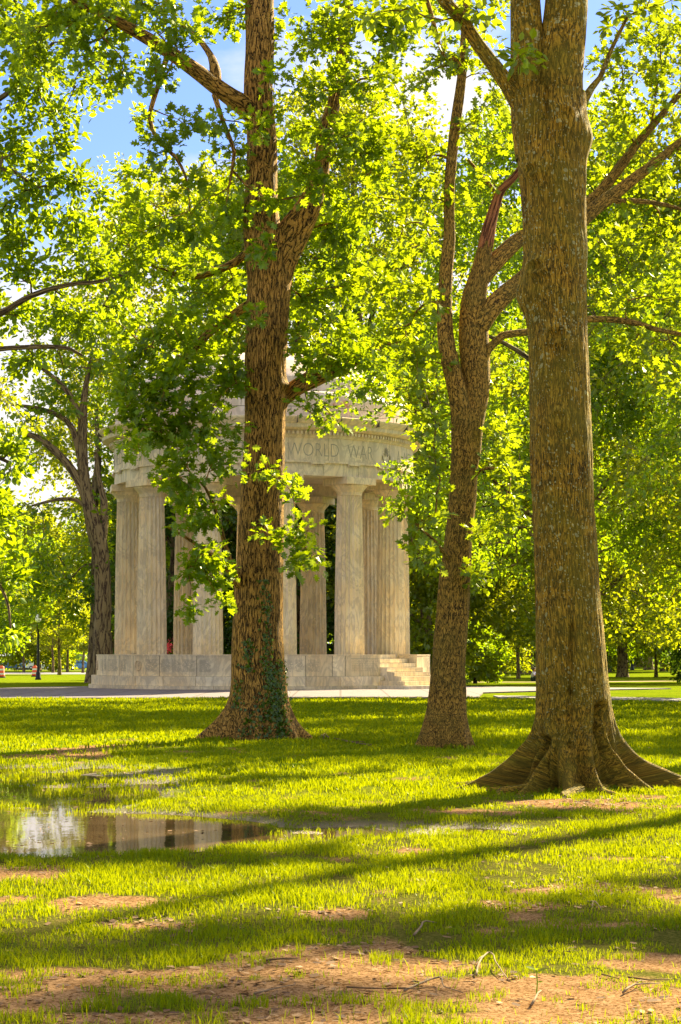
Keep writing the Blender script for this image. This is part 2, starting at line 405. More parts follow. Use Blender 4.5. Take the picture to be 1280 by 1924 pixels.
# ---------------------------------------------------------------- grass (many blades: stuff)
def grass_patch(y0, y1, dens, hgt, wid, seed, xs=.195, pad=2.4):
    r = np.random.default_rng(seed)
    area = ((xs * y0 + pad) + (xs * y1 + pad)) * (y1 - y0)
    N = int(area * dens)
    y = y0 + (y1 - y0) * r.random(N); x = (r.random(N) * 2 - 1) * (xs * y + pad)
    clump = fbm(x * 3.1, y * 2.3, oct=3, seed=31)
    p = (1 - .97 * dirt_mask(x, y)) * (.60 + 1.3 * clump + .5 * fbm(x * 9, y * 7, oct=2, seed=91))
    pu_ = puddle(x, y); z = ground_z(x, y)
    p = p * np.where(z < WATER_Z + .004, .03 + .75 * smooth(.85, .45, pu_) * (fbm(x * 4, y * 3, oct=2, seed=5) > .02), 1)
    p = p * (1 - .8 * smooth(.0, .25, pu_) * (z > WATER_Z) * (fbm(x * 3.3, y * 2.2, oct=3, seed=8) > -.12))
    p = np.maximum(p, (fbm(x * 5.5, y * 4.2, oct=3, seed=52) > .24) * .55 * (z > WATER_Z))
    if y0 > 33:   # the paving keeps clear
        edge = np.interp(x, [-70, -10, 0, 4.2, 4.9, 7.5, 11.2, 30], [56, 59.3, 60, 60.1, 60.1, 57.9, 54.1, 44.9])
        p = p * (y < edge + .02)
    k = r.random(N) < p
    x, y, z, clump = x[k], y[k], z[k], clump[k]; N = len(x)
    tall = smooth(7.9, 7.0, y) * .5
    h = hgt * (.55 + .8 * r.random(N)) * (1 + .9 * clump + .5 * fbm(x * .8, y * .8, oct=2, seed=44) + tall)
    a = r.random(N) * 2 * math.pi; lean = (.15 + .75 * r.random(N) ** 1.5) * h
    lx, ly = np.cos(a) * lean, np.sin(a) * lean
    wa = r.random(N) * math.pi; wx, wy = np.cos(wa) * wid / 2, np.sin(wa) * wid / 2
    V = np.zeros((N, 5, 3))
    V[:, 0] = np.stack([x - wx, y - wy, z - .005], -1); V[:, 1] = np.stack([x + wx, y + wy, z - .005], -1)
    V[:, 2] = np.stack([x + lx * .4 + wx * .8, y + ly * .4 + wy * .8, z + h * .6], -1)
    V[:, 3] = np.stack([x + lx * .4 - wx * .8, y + ly * .4 - wy * .8, z + h * .6], -1)
    V[:, 4] = np.stack([x + lx, y + ly, z + h * .95], -1)
    base = np.arange(N)[:, None] * 5
    lp = (base + np.array([0, 1, 2, 3, 3, 2, 4])).ravel()
    return V.reshape(-1, 3), lp, np.tile([4, 3], N)

grass_m = leaf_mat('grass_blades', (.022, .10, .001), (.14, .21, .002), (.42, .46, .001), .40, patch=1.7)
gv, gl, gs, off = [], [], [], 0
for y0, y1, dens, hgt, wid, sd in [(5.6, 9, 7000, .031, .0040, 1), (9, 13, 4200, .035, .0054, 2), (13, 19, 2500, .038, .0075, 3), (19, 28, 1000, .048, .012, 4), (28, 40, 520, .058, .020, 5), (40, 61, 210, .06, .034, 6)]:
    a_, b_, c_ = grass_patch(y0, y1, dens, hgt, wid, sd)
    gv.append(a_); gl.append(b_ + off); gs.append(c_); off += len(a_)
tag(link('grass', mesh_from('grass', np.concatenate(gv), np.concatenate(gl), np.concatenate(gs), grass_m)), 'short sunlit lawn grass growing over the park ground', 'grass', kind='stuff')

# leaf litter and wood chips scattered on bare soil (stuff)
r = np.random.default_rng(77); N = 60000
y = 6 + 26 * r.random(N) ** 1.3; x = (r.random(N) * 2 - 1) * (.2 * y + .5)
p = .03 + .9 * dirt_mask(x, y) * (fbm(x * 1.3 + 8, y * 1.3, oct=3, seed=61) > -.05) * .28
lit = np.zeros(N)
for q in (13, 14, 15, 16, 18, 21):
    cx_, cy2, rx_, ry_, w_ = DIRT[q]; lit = np.maximum(lit, np.exp(-((x - cx_) / rx_) ** 2 - ((y - cy2) / ry_) ** 2))
p = np.maximum(p, lit); p = np.maximum(p, (puddle(x, y) > .3) * .035); k = r.random(N) < p; x, y = x[k], y[k]; N = len(x)
a = r.random(N) * 6.28; ln = .005 + .016 * r.random(N); wd = ln * (.25 + .4 * r.random(N)); z = np.maximum(ground_z(x, y), WATER_Z) + .005
ti = (r.random(N) - .5) * .9
ux, uy = np.cos(a), np.sin(a); V = np.zeros((N, 4, 3))
for i, (s, t) in enumerate(((-1, -1), (1, -1), (1, 1), (-1, 1))):
    V[:, i] = np.stack([x + ux * ln * s - uy * wd * t, y + uy * ln * s + ux * wd * t, z + ln * s * ti * .5 + wd * t * .3 + .004], -1)
b = NB('dead_leaves'); g_ = b.t.nodes.new('ShaderNodeNewGeometry')
litter_m = b.done(b.principled(b.ramp(g_.outputs['Random Per Island'], (0, (.07, .03, .012)), (.5, (.15, .08, .035)), (1, (.28, .17, .08))), .8))
tag(link('leaf_litter', mesh_from('leaf_litter', V.reshape(-1, 3), np.arange(N * 4), np.full(N, 4), litter_m)), 'dry brown leaf litter and wood chips on the bare soil', 'leaf litter', kind='stuff')

# ---------------------------------------------------------------- memorial
def marble(name, base, warm):
    b = NB(name)
    oc = b.coord('Object'); st = b.coord('Object', (1, 1, .22))
    blotch = b.noise(oc, .9, 5); str_ = b.noise(b.coord('Object', (1, 1, .35)), 1.7, 4, .5, 1.0); fine = b.noise(oc, 14, 6, .7)
    vein = b.noise(b.coord('Object', (1, 1.2, .45)), 1.3, 8, .6, 2.2)
    v = b.ramp(vein, (.44, 0), (.49, 1), (.52, 1), (.58, 0))
    c = b.mix(b.ramp(blotch, (.35, 0), (.65, 1)), base, warm)
    c = b.mix(b.math('MULTIPLY', b.ramp(str_, (.44, 0), (.68, 1)), .32), c, (.46, .41, .33))
    c = b.mix(b.math('MULTIPLY', v, .42), c, (.38, .33, .27))
    c = b.mix(b.math('MULTIPLY', b.ramp(fine, (.55, 0), (.75, 1)), .3), c, (.42, .36, .26))
    g_ = b.t.nodes.new('ShaderNodeNewGeometry'); c = b.mix(1.0, c, b.ramp(g_.outputs['Random Per Island'], (0, (.80, .78, .74)), (.5, (.95, .92, .86)), (1, (1, 1, 1))), 'MULTIPLY')
    run = b.ramp(b.noise(b.coord('Object', (2.6, 2.6, .12)), 1.6, 5, .6), (.52, 0), (.70, 1)); c = b.mix(b.math('MULTIPLY', run, .5), c, (.42, .37, .27))
    return b.done(b.principled(c, .55, b.bump(fine, .006, .6), .35))
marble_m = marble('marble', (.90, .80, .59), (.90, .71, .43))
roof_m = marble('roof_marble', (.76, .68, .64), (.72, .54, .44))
joint_m = plain('joint_shadow_mortar', (.10, .09, .07), .9)
carve_shade_m = plain('carving_shade', (.34, .31, .24), .9)  # dark tone paints the shade inside cut letters; the glyphs stand proud
def MP(th, r, z=0):   # th degrees from the side that faces the camera, positive to the right
    a = R(th); return (MC[0] + r * math.sin(a), MC[1] - r * math.cos(a), z)
def arc_block(mb, r0, r1, a0, a1, z0, z1):
    n_ = max(2, int(abs(a1 - a0) / 3) + 1); vs = []
    for i in range(n_ + 1):
        th = a0 + (a1 - a0) * i / n_
        vs += [MP(th, r0, z0), MP(th, r1, z0), MP(th, r1, z1), MP(th, r0, z1)]
    fs = [(0, 1, 2, 3), tuple(4 * n_ + q for q in (3, 2, 1, 0))]
    for i in range(n_):
        o = 4 * i
        for q in range(4): fs.append((o + q, o + 4 + q, o + 4 + (q + 1) % 4, o + (q + 1) % 4))
    mb.add(vs, fs)
mem = thing('memorial_rotunda', 'round open marble war memorial with twelve fluted columns and a low dome', 'memorial', (MC[0], MC[1], 0))
def child(mb, name, mat, par=mem, **k):
    o = mb.build(name, mat, par, **k)
    q = par
    while q: o.location = tuple(Vector(o.location) - Vector(q.location)); q = q.parent
    return o
TS, SW = 54.0, 1.25     # stair direction and half width
gap = math.degrees(math.asin(SW / 6.74))
P = MB()
sd = Vector((math.sin(R(TS)), -math.cos(R(TS)))); sp = Vector((math.cos(R(TS)), math.sin(R(TS))))
def plat_poly(r, rin, half):
    g_ = math.degrees(math.asin(half / r)); pts = []
    for i in range(97):
        th = TS + g_ + (360 - 2 * g_) * i / 96; q = MP(th, r); pts.append((q[0], q[1]))
    for s in (-1, 1):
        q = Vector(MC) + sd * rin + sp * half * s; pts.append((q.x, q.y))
    return pts
P.prism(plat_poly(6.66, 5.75, SW), 0, 1.30)
joints = sorted([-64, -53.5, -45.5, -33.5, -19.6, -8, 2, 15.6, 24.6, 29.2, TS - gap, TS + gap, 80, 95, 110, 125, 140, 155, 170, 185, 200, 215, 230, 245, 260, 275, 284, 292, 296])
for a0, a1 in zip(joints[:-1], joints[1:]):
    if abs(a0 - (TS - gap)) < .01: continue
    arc_block(P, 6.4, 6.74, a0 + .1, a1 - .1, .525, 1.30)
# coping sheet under the columns: floor slabs
P.prism(plat_poly(6.76, 5.75, SW), 1.302, 1.345)
k = 0
th = TS + gap + .05
while th < TS - gap + 360 - 1:
    a1 = min(th + 11.5, TS - gap + 360); arc_block(P, 6.5, 6.95, th + .08, a1 - .08, .165, .52); th = a1
th = TS + gap + .05
while th < TS - gap + 360 - 1:
    a1 = min(th + 8.3, TS - gap + 360); arc_block(P, 6.5, 7.06, th + .06, a1 - .06, -.3, .16); th = a1
plat = child(P, 'platform', marble_m)
S = MB()
def step_block(r0, r1, c0, c1, zt):
    poly = [Vector(MC) + sd * a + sp * q for a, q in ((r0, c0), (r1, c0), (r1, c1), (r0, c1))]
    S.prism([(q.x, q.y) for q in poly], 0, zt)
hws = [SW - .006 if k < 6 else SW + .26 * (k - 5) for k in range(9)]
for k in range(1, 8):
    zt = 1.345 - .168 * k; r1 = 5.9 + .34 * k; hw = hws[k]
    cuts = [-hw, -hw * (.35 + .2 * random.random()), hw * (.2 + .3 * random.random()), hw]
    for c0, c1 in zip(cuts[:-1], cuts[1:]): step_block(5.9 + .34 * (k - 1) + .002 if k > 1 else 5.77, r1, c0 + .004, c1 - .004, zt)
    if k >= 6:
        for s_ in (-1, 1):
            q0, q1 = sorted((s_ * (hws[k - 1] + .003), s_ * hw)); step_block(6.6, 5.9 + .34 * (k - 1) - .001, q0, q1, zt)
core = [Vector(MC) + sd * a + sp * q for a, q in ((5.77, -SW + .02), (6.2, -SW + .02), (6.2, SW - .02), (5.77, SW - .02))]
child(S, 'steps', marble_m, plat)
for th in (-43.0, -77.0):      # medallions: wreath rings
    M_ = MB()
    for i in range(28):
        a = 2 * math.pi * i / 28; q = MP(th + math.degrees(.165 * math.cos(a) / 6.76), 6.75, .93 + .19 * math.sin(a))
        q2 = MP(th + math.degrees(.165 * math.cos(a + .2) / 6.76), 6.765, .93 + .19 * math.sin(a + .2)); M_.tube([q, q2], .022, 5)
    for i in range(5):
        a = 2 * math.pi * i / 5 + math.pi / 2; q = MP(th + math.degrees(.09 * math.cos(a) / 6.76), 6.745, .93 + .1 * math.sin(a)); M_.tube([MP(th, 6.75, .93), q], .018, 4)
    child(M_, 'medallion', marble_m, plat)
# name lists: rows of small dashes in the painted shade tone of cut letters
N_ = MB(); rr = random.Random(5)
def names(a0, a1, z0, z1, row=.042):
    z = z1
    while z > z0:
        a = a0 + rr.random() * .15
        end = a1 - rr.random() * (a1 - a0) * .35
        while a < end:
            w_ = .18 + rr.random() * .28
            if rr.random() > .14:
                p0, p1 = MP(a, 6.743), MP(a + w_ * .72, 6.743); hh_ = .016 + .008 * rr.random()
                N_.add([(p0[0], p0[1], z), (p1[0], p1[1], z), (p1[0], p1[1], z + hh_), (p0[0], p0[1], z + hh_)], [(0, 1, 2, 3)])
            a += w_
        z -= row
for a0, a1 in ((-69.5, -66.4), (-65.8, -63), (-62.4, -59), (-58.8, -54.4), (-52.8, -48.5), (-39.5, -34.2), (-32.9, -29), (-28.6, -25), (-24.6, -20.2), (-18.8, -14.8), (-7, -2), (3, 7.2), (7.6, 11.5), (12, 15), (16.4, 20.4)):
    names(a0, a1, .68, 1.13)

def text_bent(parts, r, z, cap, width_scale=1.0, name='frieze_inscription', par=None, mat=carve_shade_m, thick=.012):
    """parts: (string, start angle deg, end angle deg)"""
    V_, F_ = [], []
    for s, a0, a1 in parts:
        cu = bpy.data.curves.new('t', 'FONT'); cu.body = s; cu.size = 1; cu.extrude = thick / 2 / cap * .7; cu.resolution_u = 3; cu.offset = -.018
        o = bpy.data.objects.new('t', cu); COL.objects.link(o); bpy.context.view_layer.update()
        me = bpy.data.meshes.new_from_object(o.evaluated_get(bpy.context.evaluated_depsgraph_get()))
        co = np.array([v_.co[:] for v_ in me.vertices]); fs = [tuple(p_.vertices) for p_ in me.polygons]
        bpy.data.objects.remove(o); bpy.data.curves.remove(cu); bpy.data.meshes.remove(me)
        x0, x1 = co[:, 0].min(), co[:, 0].max(); h_ = co[:, 1].max(); z0 = 0
        off_ = len(V_)
        for x, y, zz in co:
            V_.append(MP(a0 + (a1 - a0) * (x - x0) / (x1 - x0), r + zz * cap / .7 * .2, z + y / h_ * cap))
        F_ += [tuple(i + off_ for i in f) for f in fs]
    m_ = MB(); m_.add(V_, F_); return child(m_, name, mat, par or mem)

# columns
fl, per, rows_ = 20, 5, []
zz = [0, .012]
for j in range(1, 4): zz += [j * 1.56 - .012, j * 1.56 - .006, j * 1.56 + .006, j * 1.56 + .012]
zz += [6.08, 6.10, 6.12, 6.16]
V_ = []
for z in zz:
    t = z / 6.2; rad = .585 - .095 * t - .012 * t * t + .012 * math.sin(math.pi * t)
    inset = .006 if any(abs(z - j * 1.56) < .008 for j in (1, 2, 3)) else 0
    for f in range(fl):
        for q in range(per):
            u = q / per; d_ = .060 * math.sin(math.pi * u) ** .8
            if z > 6.09: d_ = 0
            a = 2 * math.pi * (f + u) / fl; rr_ = rad - d_ - inset; V_.append((rr_ * math.cos(a), rr_ * math.sin(a), z))
nn = fl * per; Fs = []
for i in range(len(zz) - 1):
    for q in range(nn): Fs.append((i * nn + q, i * nn + (q + 1) % nn, (i + 1) * nn + (q + 1) % nn, (i + 1) * nn + q))
cm = MB(); cm.add(V_, Fs)
col0 = cm.build('column', marble_m)
cap_ = MB(); cap_.lathe([(.47, 6.15), (.49, 6.16), (.50, 6.20), (.49, 6.21), (.52, 6.24), (.60, 6.34), (.68, 6.42), (.70, 6.47), (.68, 6.49), (.3, 6.49)], 48)
cap_.box((0, 0, 6.62), (1.46, 1.46, .265))
cap0 = cap_.build('capital', marble_m, col0, bevel=.006)
for i in range(12):
    th = 9.3 + 30 * i
    if i == 0: c_, k_ = col0, cap0
    else:
        c_ = col0.copy(); COL.objects.link(c_); k_ = cap0.copy(); COL.objects.link(k_); k_.parent = c_
    c_.parent = mem; q = MP(th, 5.45); c_.location = (q[0] - MC[0], q[1] - MC[1], 1.346); c_.rotation_euler[2] = R(th)
# entablature
E = MB()
E.lathe([(4.85, 8.10), (6.03, 8.10), (6.03, 8.58), (6.10, 8.58), (6.10, 8.66), (6.05, 8.66), (6.05, 9.52), (6.10, 9.53), (6.13, 9.58), (6.13, 9.60), (6.16, 9.60), (6.16, 9.76),
         (6.34, 9.80), (6.50, 9.86), (6.52, 10.0), (6.56, 10.02), (6.62, 10.08), (6.71, 10.18), (6.73, 10.24), (6.4, 10.30), (6.05, 10.33), (4.85, 10.33), (4.85, 8.10)], 144, (MC[0], MC[1], 0), close=False)
for i in range(240):
    th = i * 1.5; arc_block(E, 6.12, 6.24, th, th + .85, 9.63, 9.755)
for i in range(24):
    th = 6.6 + i * 15
    arc_block(E, 6.06, 6.13, th - 2.6, th + 2.6, 8.53, 8.579)
    for g_ in range(6):
        q = MP(th - 2.2 + g_ * .88, 6.07); E.lathe([(.022, 8.47), (.016, 8.53)], 6, (q[0], q[1], 0))
ent = child(E, 'entablature', marble_m)
J = MB()
for i in range(24):
    th = -6 + i * 15; arc_block(J, 6.0, 6.031, th, th + .09, 8.11, 8.57); arc_block(J, 6.5, 6.733, th + 4, th + 4.12, 10.0, 10.262)
    arc_block(J, 6.0, 6.052, th + 2, th + 2.06, 8.67, 9.51)
child(J, 'block_joint', joint_m, ent)
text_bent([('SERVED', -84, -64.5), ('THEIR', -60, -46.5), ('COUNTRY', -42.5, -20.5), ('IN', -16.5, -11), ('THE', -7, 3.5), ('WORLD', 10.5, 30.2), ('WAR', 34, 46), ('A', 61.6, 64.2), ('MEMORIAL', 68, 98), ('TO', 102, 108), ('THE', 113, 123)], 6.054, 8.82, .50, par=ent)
em = MB()   # carved wreath emblem between WAR and A
for i in range(22):
    a = math.pi * (-.1 + 1.2 * i / 21) + math.pi
    q = MP(53.8 + math.degrees(.24 * math.cos(a) / 6.07), 6.06, 8.98 + .17 * math.sin(a)); em.tube([q, MP(53.8 + math.degrees(.27 * math.cos(a + .12) / 6.07), 6.075, 8.98 + .20 * math.sin(a + .12))], .022, 5)
for i in range(7):
    a = math.pi * (i + .5) / 7; em.tube([MP(53.8 + math.degrees(.05 * math.cos(a) / 6.07), 6.06, 9.0 + .1 * math.sin(a)), MP(53.8 + math.degrees(.2 * math.cos(a) / 6.07), 6.075, 9.06 + .30 * math.sin(a))], [.02, .008], 5)
child(em, 'emblem', carve_shade_m, ent)
# underside of the roof and the dome
D = MB()
D.lathe([(0, 8.62), (4.84, 8.62), (4.84, 10.3), (6.0, 10.335), (6.0, 11.02), (5.97, 11.16), (5.88, 11.27), (5.75, 11.33), (5.34, 11.37), (5.3, 11.93), (5.22, 12.0), (4.9, 12.26), (4.3, 12.68), (3.5, 13.0), (2.5, 13.22), (1.3, 13.36), (0.01, 13.4)], 144, (MC[0], MC[1], 0), close=False)
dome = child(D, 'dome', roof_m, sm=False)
J = MB()
for i in range(30):
    th = i * 12; arc_block(J, 5.95, 6.004, th, th + .1, 10.34, 10.68); arc_block(J, 5.95, 6.004, th + 6, th + 6.1, 10.70, 11.02); arc_block(J, 5.2, 5.305, th + 3, th + 3.12, 11.39, 11.9)
arc_block(J, 5.9, 6.004, 0, 360, 10.68, 10.70)
child(J, 'block_joint', joint_m, dome)
stain = MB()
for a0, a1, z0, z1 in ((28.5, 36, 10.72, 11.03), (24.5, 30, 10.34, 10.56)):
    vs = []; n_ = 18
    for i in range(n_):
        a = 2 * math.pi * i / n_; k_ = 1 + .25 * math.sin(3 * a + a0); vs.append(MP((a0 + a1) / 2 + (a1 - a0) / 2 * math.cos(a) * k_, 6.006, min(11.0, max(10.345, (z0 + z1) / 2 + (z1 - z0) / 2 * math.sin(a) * k_))))
    stain.add(vs, [tuple(range(n_))])
b = NB('iron_stain'); nn_ = b.noise(b.coord(), 3.5, 6)
stain_m = b.done(b.principled(b.mix(b.ramp(nn_, (.35, 0), (.6, 1)), (.50, .20, .13), (.62, .48, .38)), .6))
child(stain, 'stain', stain_m, dome)
J = MB()
arc_block(J, 6.6, 6.745, TS + gap + .1, TS - gap + 359.9, .5205, .5245)
arc_block(J, 6.6, 6.744, TS + gap + .1, TS - gap + 359.9, 1.2995, 1.302)
for a0 in joints:
    if abs(a0 - (TS - gap)) > .1 and abs(a0 - TS - gap) > .1 and a0 != 296: arc_block(J, 6.6, 6.738, a0 - .09, a0 + .09, .53, 1.296)
child(J, 'block_joint', joint_m, plat)
J = MB(); arc_block(J, 6.6, 6.952, TS + gap + .1, TS - gap + 359.9, .1605, .1645); child(J, 'block_joint', joint_m, plat)
J = MB()
for k in range(1, 8):
    zt = 1.345 - .168 * k; q0 = 5.9 + .34 * k - .006
    poly = [Vector(MC) + sd * a + sp * q for a, q in ((q0 - .01, -hws[k] + .01), (q0 + .004, -hws[k] + .01), (q0 + .004, hws[k] - .01), (q0 - .01, hws[k] - .01))]
    if k > 0: J.prism([(q.x + .0, q.y) for q in [p_ + sd * .004 for p_ in poly]], zt - .166, zt - .150)
child(J, 'riser_joint', joint_m, plat)
# rectangular dedication panel beside the steps
pn = MB(); 
for z0, z1, r_ in ((1.19, 1.205, 6.744),):
    arc_block(pn, 6.70, r_, 31.4, 42.8, z0, z1)
child(pn, 'panel_rule', carve_shade_m, plat)
pn = MB(); arc_block(pn, 6.70, 6.744, 71.5, 79, 1.19, 1.205); child(pn, 'panel_rule', carve_shade_m, plat)
names(72, 79, .8, 1.13)
child(N_, 'name_list', carve_shade_m, plat)
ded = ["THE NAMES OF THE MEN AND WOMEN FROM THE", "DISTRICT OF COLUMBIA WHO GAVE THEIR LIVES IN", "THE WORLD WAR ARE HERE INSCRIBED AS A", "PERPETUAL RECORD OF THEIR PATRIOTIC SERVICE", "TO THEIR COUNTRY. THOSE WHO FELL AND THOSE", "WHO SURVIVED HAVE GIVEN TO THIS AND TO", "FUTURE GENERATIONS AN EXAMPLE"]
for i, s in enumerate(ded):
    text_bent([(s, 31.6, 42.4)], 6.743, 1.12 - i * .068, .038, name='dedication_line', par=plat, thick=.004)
for o in list(bpy.data.objects):
    if o.type == 'MESH' and not o.data.polygons: print('EMPTY', o.name)
# ---------------------------------------------------------------- trees
oak_bark = bark_mat('oak_bark', (.45, .25, .055), (.020, .010, .003), 34, 9, moss=.12, mosscol=(.17, .16, .03), bump=.04, width=.2)
oak_bark2 = bark_mat('young_oak_bark', (.38, .22, .038), (.026, .016, .005), 46, 20, moss=.35, mosscol=(.19, .16, .03), bump=.022, width=.2)
big_bark = bark_mat('mossy_bark', (.37, .215, .018), (.009, .006, .002), 50, 12, moss=.75, mosscol=(.20, .17, .012), lichen=1, bump=.024, width=.2)
far_bark = bark_mat('grey_brown_bark', (.21, .155, .07), (.05, .03, .02), 9, 2.5, bump=.03)
red_bark = bark_mat('dead_red_wood', (.30, .12, .045), (.06, .02, .01), 22, 3, bump=.02)
leafA = leaf_mat('oak_leaf', (.015, .065, .002), (.07, .17, .004), (.42, .54, .004), .5)
leafB = leaf_mat('sunny_leaf', (.018, .062, .003), (.075, .155, .006), (.44, .53, .004), .48)
leafF = leaf_mat('far_leaf', (.018, .065, .003), (.075, .165, .006), (.42, .58, .004), .5)
leafY = leaf_mat('yellow_leaf', (.035, .09, .003), (.12, .18, .006), (.52, .56, .005), .5)

def lobed():
    # pointed-lobed oak leaf, two halves sharing the midrib, slight fold
    half = [(0, 0), (.07, .10), (.30, .16), (.13, .30), (.44, .42), (.40, .55), (.17, .55), (.30, .78), (.09, .80), (0, 1.0)]
    v = []; fo = .28
    v += [(x, y, fo * x) for x, y in half]
    rt = list(range(len(half)))
    k = len(v); v += [(-x, y, fo * x) for x, y in half[1:-1]]
    lf = [0] + [k + i for i in range(len(half) - 2)][::1] + [len(half) - 1]
    return np.array(v), [rt, lf[::-1]]
LEAF_L = lobed()
LEAF_D = (np.array([(0, 0, 0), (.30, .38, .08), (.22, .72, .05), (0, 1, 0), (-.25, .7, .05), (-.3, .35, .08)]), [[0, 1, 2, 3], [0, 3, 4, 5]])
LEAF_Q = (np.array([(0, 0, 0), (.34, .45, .1), (0, 1, 0), (-.34, .5, .1)]), [[0, 1, 2, 3]])

def leaves(name, pos, dirs, nrm, size, tmpl, mat, parent=None):
    tv, tf = tmpl; N = len(pos); K = len(tv)
    dirs = dirs / np.linalg.norm(dirs, axis=1, keepdims=True)
    side = np.cross(dirs, nrm); side /= np.maximum(np.linalg.norm(side, axis=1, keepdims=True), 1e-6)
    nn = np.cross(side, dirs)
    V = pos[:, None] + size[:, None, None] * (tv[None, :, 0:1] * side[:, None] + tv[None, :, 1:2] * dirs[:, None] + tv[None, :, 2:3] * nn[:, None])
    base = np.arange(N)[:, None] * K
    lp = (base + np.concatenate([np.array(f) for f in tf])[None]).ravel()
    sz = np.tile([len(f) for f in tf], N)
    return link(name, mesh_from(name, V.reshape(-1, 3), lp, sz, mat), parent)

def catmull(P_, step=.15):
    P_ = np.asarray(P_, float); out = []
    Q = np.vstack([2 * P_[0] - P_[1], P_, 2 * P_[-1] - P_[-2]])
    for i in range(1, len(Q) - 2):
        L_ = np.linalg.norm(Q[i + 1, :3] - Q[i, :3]); m = max(1, int(L_ / step))
        for t in np.arange(m) / m:
            a, b_, c, d = Q[i - 1], Q[i], Q[i + 1], Q[i + 2]
            out.append(.5 * (2 * b_ + (c - a) * t + (2 * a - 5 * b_ + 4 * c - d) * t * t + (3 * b_ - a - 3 * c + d) * t ** 3))
    out.append(P_[-1]); return np.array(out)

class Surf:
    """collects bark tubes with UVs in metres"""
    def __init__(s): s.v = []; s.l = []; s.z = []; s.uv = []; s.o = 0
    def grid(s, V, U, VV):
        """V (m,n,3) closed round n"""
        m, n_ = V.shape[:2]; i = np.arange(m - 1)[:, None] * n_; k = np.arange(n_)[None]; k2 = (k + 1) % n_
        q = np.stack([i + k, i + k2, i + n_ + k2, i + n_ + k], -1)
        s.v.append(V.reshape(-1, 3)); s.l.append((q + s.o).reshape(-1)); s.z.append(np.full((m - 1) * n_, 4)); s.o += m * n_
        u0, u1, u2, u3 = U[:-1, :-1], U[:-1, 1:], U[1:, 1:], U[1:, :-1]
        if VV.ndim == 1: VV = VV[:, None] + np.zeros((1, n_))
        v0, v1, v2, v3 = VV[:-1], np.roll(VV, -1, 1)[:-1], np.roll(VV, -1, 1)[1:], VV[1:]
        s.uv.append(np.stack([np.stack([u0, v0], -1), np.stack([u1, v1], -1), np.stack([u2, v2], -1), np.stack([u3, v3], -1)], 2).reshape(-1, 2))
    def tube(s, P_, rad, n_=7, wob=0, seed=0):
        P_ = np.asarray(P_, float); rad = np.asarray(rad, float); m = len(P_)
        T = np.gradient(P_, axis=0); T /= np.maximum(np.linalg.norm(T, axis=1, keepdims=True), 1e-9)
        # parallel transport, seam starts on the far side
        a = np.cross(T[0], [0, -1, .01]); a = np.cross(a, T[0]) if np.linalg.norm(a) > .1 else np.array([1., 0, 0])
        A = np.zeros((m, 3)); a = -a / np.linalg.norm(a)
        for i in range(m):
            a = a - T[i] * a.dot(T[i]); a /= np.linalg.norm(a); A[i] = a
        B = np.cross(T, A); th = np.arange(n_) / n_ * 2 * np.pi
        rr_ = rad[:, None] * np.ones(n_)[None]
        ln = np.concatenate([[0], np.cumsum(np.linalg.norm(np.diff(P_, axis=0), axis=1))])
        if wob:
            rr_ = rr_ * (1 + wob * fbm(np.cos(th)[None] * 1.6 + seed * 7.3, np.sin(th)[None] * 1.6, ln[:, None] * 1.2, 3, seed) )
        V = P_[:, None] + rr_[..., None] * (np.cos(th)[None, :, None] * A[:, None] + np.sin(th)[None, :, None] * B[:, None])
        rm = float(np.mean(rad)); U = (np.arange(n_ + 1) / n_ * 2 * np.pi * rm)[None] + seed * .37
        U = np.broadcast_to(U, (m, n_ + 1))
        s.grid(V, U, ln + seed * 1.7)
        return V
    def build(s, name, mat, parent=None):
        return link(name, mesh_from(name, np.concatenate(s.v), np.concatenate(s.l), np.concatenate(s.z), mat, True, np.concatenate(s.uv)), parent)

